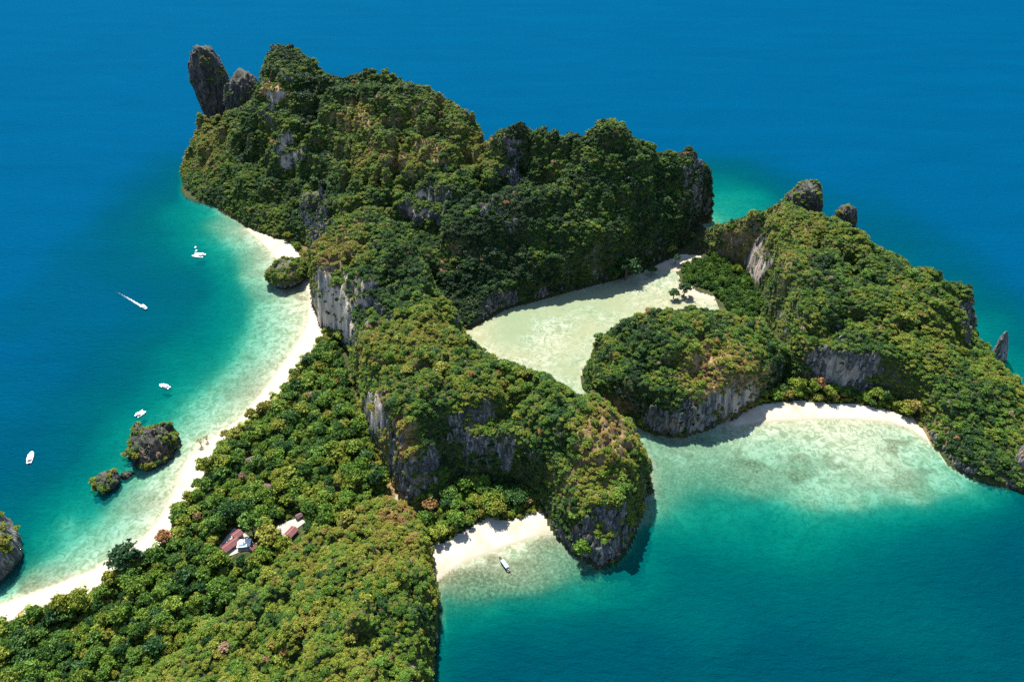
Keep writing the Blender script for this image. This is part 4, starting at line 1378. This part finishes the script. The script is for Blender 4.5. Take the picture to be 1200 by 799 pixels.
def speedboat(label, u, v, head, L, W, canopy=M_CANVAS, group='white speedboats off the long beach', n_mot=2):
    r = boat_root('speedboat', label, 'boat', u, v, head, group)
    obj('hull', hull_mesh('hull', L, W, 1.15, 0.45, 0.55, M_GEL), r)
    obj('cockpit_floor', joined('cockpit_floor', [box_data(-L * 0.46, L * 0.12, -W * 0.36, W * 0.36, 1.10, 1.16)], M_DECK), r)
    obj('canopy', slabm('canopy', -L * 0.34, L * 0.20, W * 0.84, W * 0.74, 2.75, 0.1, canopy), r)
    for sx_ in (-0.3, -0.08, 0.14):
        for sy_ in (-1, 1):
            obj('canopy_post', joined('canopy_post', [box_data(L * sx_ - 0.04, L * sx_ + 0.04, sy_ * W * 0.38 - 0.04, sy_ * W * 0.38 + 0.04, 1.1, 2.68)], M_GEL), r)
    obj('windscreen', joined('windscreen', [([(L * 0.17, -W * 0.34, 1.2), (L * 0.25, -W * 0.3, 1.25), (L * 0.25, W * 0.3, 1.25), (L * 0.17, W * 0.34, 1.2), (L * 0.15, -W * 0.3, 2.0), (L * 0.18, -W * 0.26, 2.0), (L * 0.18, W * 0.26, 2.0), (L * 0.15, W * 0.3, 2.0)],
                                             [(0, 1, 5, 4), (1, 2, 6, 5), (2, 3, 7, 6), (3, 0, 4, 7), (4, 5, 6, 7)])], M_TINT), r)
    obj('hatch', joined('hatch', [box_data(L * 0.30, L * 0.36, -0.35, 0.35, 1.2, 1.32)], M_TINT), r)
    for k in range(n_mot):
        outboard(r, -L / 2, (k - (n_mot - 1) / 2) * 0.9)
    for sy_ in (-1, 1):
        obj('bench', joined('bench', [box_data(-L * 0.42, L * 0.08, sy_ * W * 0.3 - 0.28, sy_ * W * 0.3 + 0.28, 1.12, 1.5)], M_CANVAS), r)
    return r


speedboat('white canopied speedboat moored alone in the deepest water off the dark islet', 36, 536, R(109), 13.5, 4.2)
speedboat('white speedboat at rest where the pale shallows begin, beyond the islet', 193, 453, R(157), 11.5, 3.8)
moving = speedboat('white speedboat running fast with a white wake behind it', 169, 360.5, R(-38), 11.0, 3.8)
moving.rotation_euler[1] = R(-3)


def catamaran(name, label, u, v, head, L, W):
    r = boat_root(name, label, 'boat', u, v, head, None)
    for sy_ in (-1, 1):
        o = obj('hull', hull_mesh('hull', L, W * 0.28, 1.4, 0.5, 0.35, M_GEL, 0.5, 0.8), r, (0, sy_ * W * 0.36, 0))
    obj('bridge_deck', joined('bridge_deck', [box_data(-L * 0.36, L * 0.24, -W * 0.3, W * 0.3, 0.85, 1.42)], M_GEL), r)
    obj('bow_net', joined('bow_net', [box_data(L * 0.24, L * 0.40, -W * 0.26, W * 0.26, 1.15, 1.2)], M_DECK), r)
    cb = obj('cabin', slabm('cabin', -L * 0.12, L * 0.20, W * 0.56, W * 0.40, 2.5, 1.1, M_GEL, 0.2), r)
    obj('window', joined('window', [([(L * 0.205, -W * 0.19, 1.6), (L * 0.205, W * 0.19, 1.6), (L * 0.203, W * 0.19, 2.15), (L * 0.203, -W * 0.19, 2.15), (L * 0.215, -W * 0.19, 1.6), (L * 0.215, W * 0.19, 1.6), (L * 0.208, W * 0.19, 2.15), (L * 0.208, -W * 0.19, 2.15)],
                                    [(4, 5, 6, 7), (0, 3, 2, 1), (0, 1, 5, 4), (3, 7, 6, 2)])], M_TINT), cb)
    obj('canopy', slabm('canopy', -L * 0.36, -L * 0.10, W * 0.66, W * 0.6, 3.0, 0.1, M_CANVAS), r)
    for sx_ in (-0.34, -0.14):
        for sy_ in (-1, 1):
            obj('canopy_post', joined('canopy_post', [box_data(L * sx_ - 0.05, L * sx_ + 0.05, sy_ * W * 0.29 - 0.05, sy_ * W * 0.29 + 0.05, 1.3, 2.95)], M_GEL), r)
    obj('roof_hatch', joined('roof_hatch', [box_data(-L * 0.02, L * 0.07, -W * 0.1, W * 0.1, 2.66, 2.78)], M_TINT), r)
    obj('cockpit_floor', joined('cockpit_floor', [box_data(-L * 0.36, -L * 0.12, -W * 0.26, W * 0.26, 1.42, 1.46)], M_TINT), r)
    return r


catamaran('catamaran', 'wide white catamaran with dark roof hatch moored off the far end of the beach', 233, 299.5, R(168), 14.5, 8.6)
catamaran('cabin_boat', 'stubby white cabin boat moored right behind the shrubby islet', 165, 485, R(62), 8.6, 5.4)


def dinghy(u, v, head):
    r = boat_root('dinghy', 'tiny white dinghy floating beside the wide catamaran', 'dinghy', u, v, head, 'dinghies beside the catamaran')
    obj('hull', hull_mesh('hull', 3.0, 1.6, 0.5, 0.2, 0.15, M_GEL), r)
    obj('bench', joined('bench', [box_data(-0.3, 0.1, -0.6, 0.6, 0.5, 0.6)], M_DECK), r)


dinghy(230, 293.5, R(80))
dinghy(229, 289.5, R(100))

r = boat_root('longtail_boat', 'slender dark longtail boat with pale blue canopy in the small cove', 'boat', 591, 661, R(122))
obj('hull', hull_mesh('hull', 13.5, 3.0, 0.75, 0.35, 0.5, M_TIMB, 0.55, 0.7, 16, 1.0), r)
obj('deck', joined('deck', [box_data(-5.2, 3.6, -0.75, 0.75, 0.72, 0.78)], M_DECK), r)
obj('canopy', slabm('canopy', -4.2, 3.2, 2.9, 2.6, 2.3, 0.1, M_BLUEC), r)
for sx_ in (-3.4, -0.5, 2.4):
    for sy_ in (-0.85, 0.85):
        obj('canopy_post', joined('canopy_post', [box_data(sx_ - 0.04, sx_ + 0.04, sy_ - 0.04, sy_ + 0.04, 0.7, 2.25)], M_TIMB), r)
obj('engine', joined('engine', [box_data(-5.9, -5.0, -0.3, 0.3, 0.8, 1.5)], M_MOTOR), r)
v_, q_ = box_data(-9.5, -5.6, -0.05, 0.05, 0, 0.1)
obj('propeller_shaft', mesh_np('propeller_shaft', [(a, b, c + 1.2 + (a + 5.6) * 0.33) for a, b, c in v_], q_, [M_MOTOR]), r)

# churned white water behind the running boat: a low foam sheet that breaks up with distance
t = NT('foam')
at_ = t.attr('fade')
n = t.noise(0.9, 5, 0.7, t.mapping((1, 1, 1)))
al = t.sst(t.math('SUBTRACT', t.math('ADD', at_, n), 0.80), 0.0, 0.25)
t.l(al, t.b.inputs['Alpha'])
t.b.inputs['Base Color'].default_value = (0.85, 0.87, 0.87, 1)
t.b.inputs['Roughness'].default_value = 0.9
x0, y0 = moving.location.x, moving.location.y
hd = moving.rotation_euler.z
fx, fy = math.cos(hd), math.sin(hd)
V, Q, fade = [], [], []
NS = 40
for i in range(NS + 1):
    s_ = i / NS
    d = 4.5 - 84 * s_
    half = (1.3 + 0.9 * s_) * (1 if s_ > 0.05 else 0.5)
    bend = -4.0 * s_ ** 2
    for j in range(7):
        q = (j / 3 - 1)
        V.append((x0 + fx * d - fy * (q * half + bend), y0 + fy * d + fx * (q * half + bend), 0.05 + 0.18 * (1 - s_) * (1 - abs(q))))
        fade.append(((1 - s_) ** 0.9 * 0.50 + 0.06) * (1 - 0.5 * abs(q) ** 2))
for i in range(NS):
    for j in range(6):
        a = i * 7 + j
        Q.append((a, a + 1, a + 8, a + 7))
o = obj('wake_foam', mesh_np('wake_foam', V, Q, [t.m], True, {'fade': fade}))
tag(o, 'white foam wake trailing the running speedboat', kind='stuff')
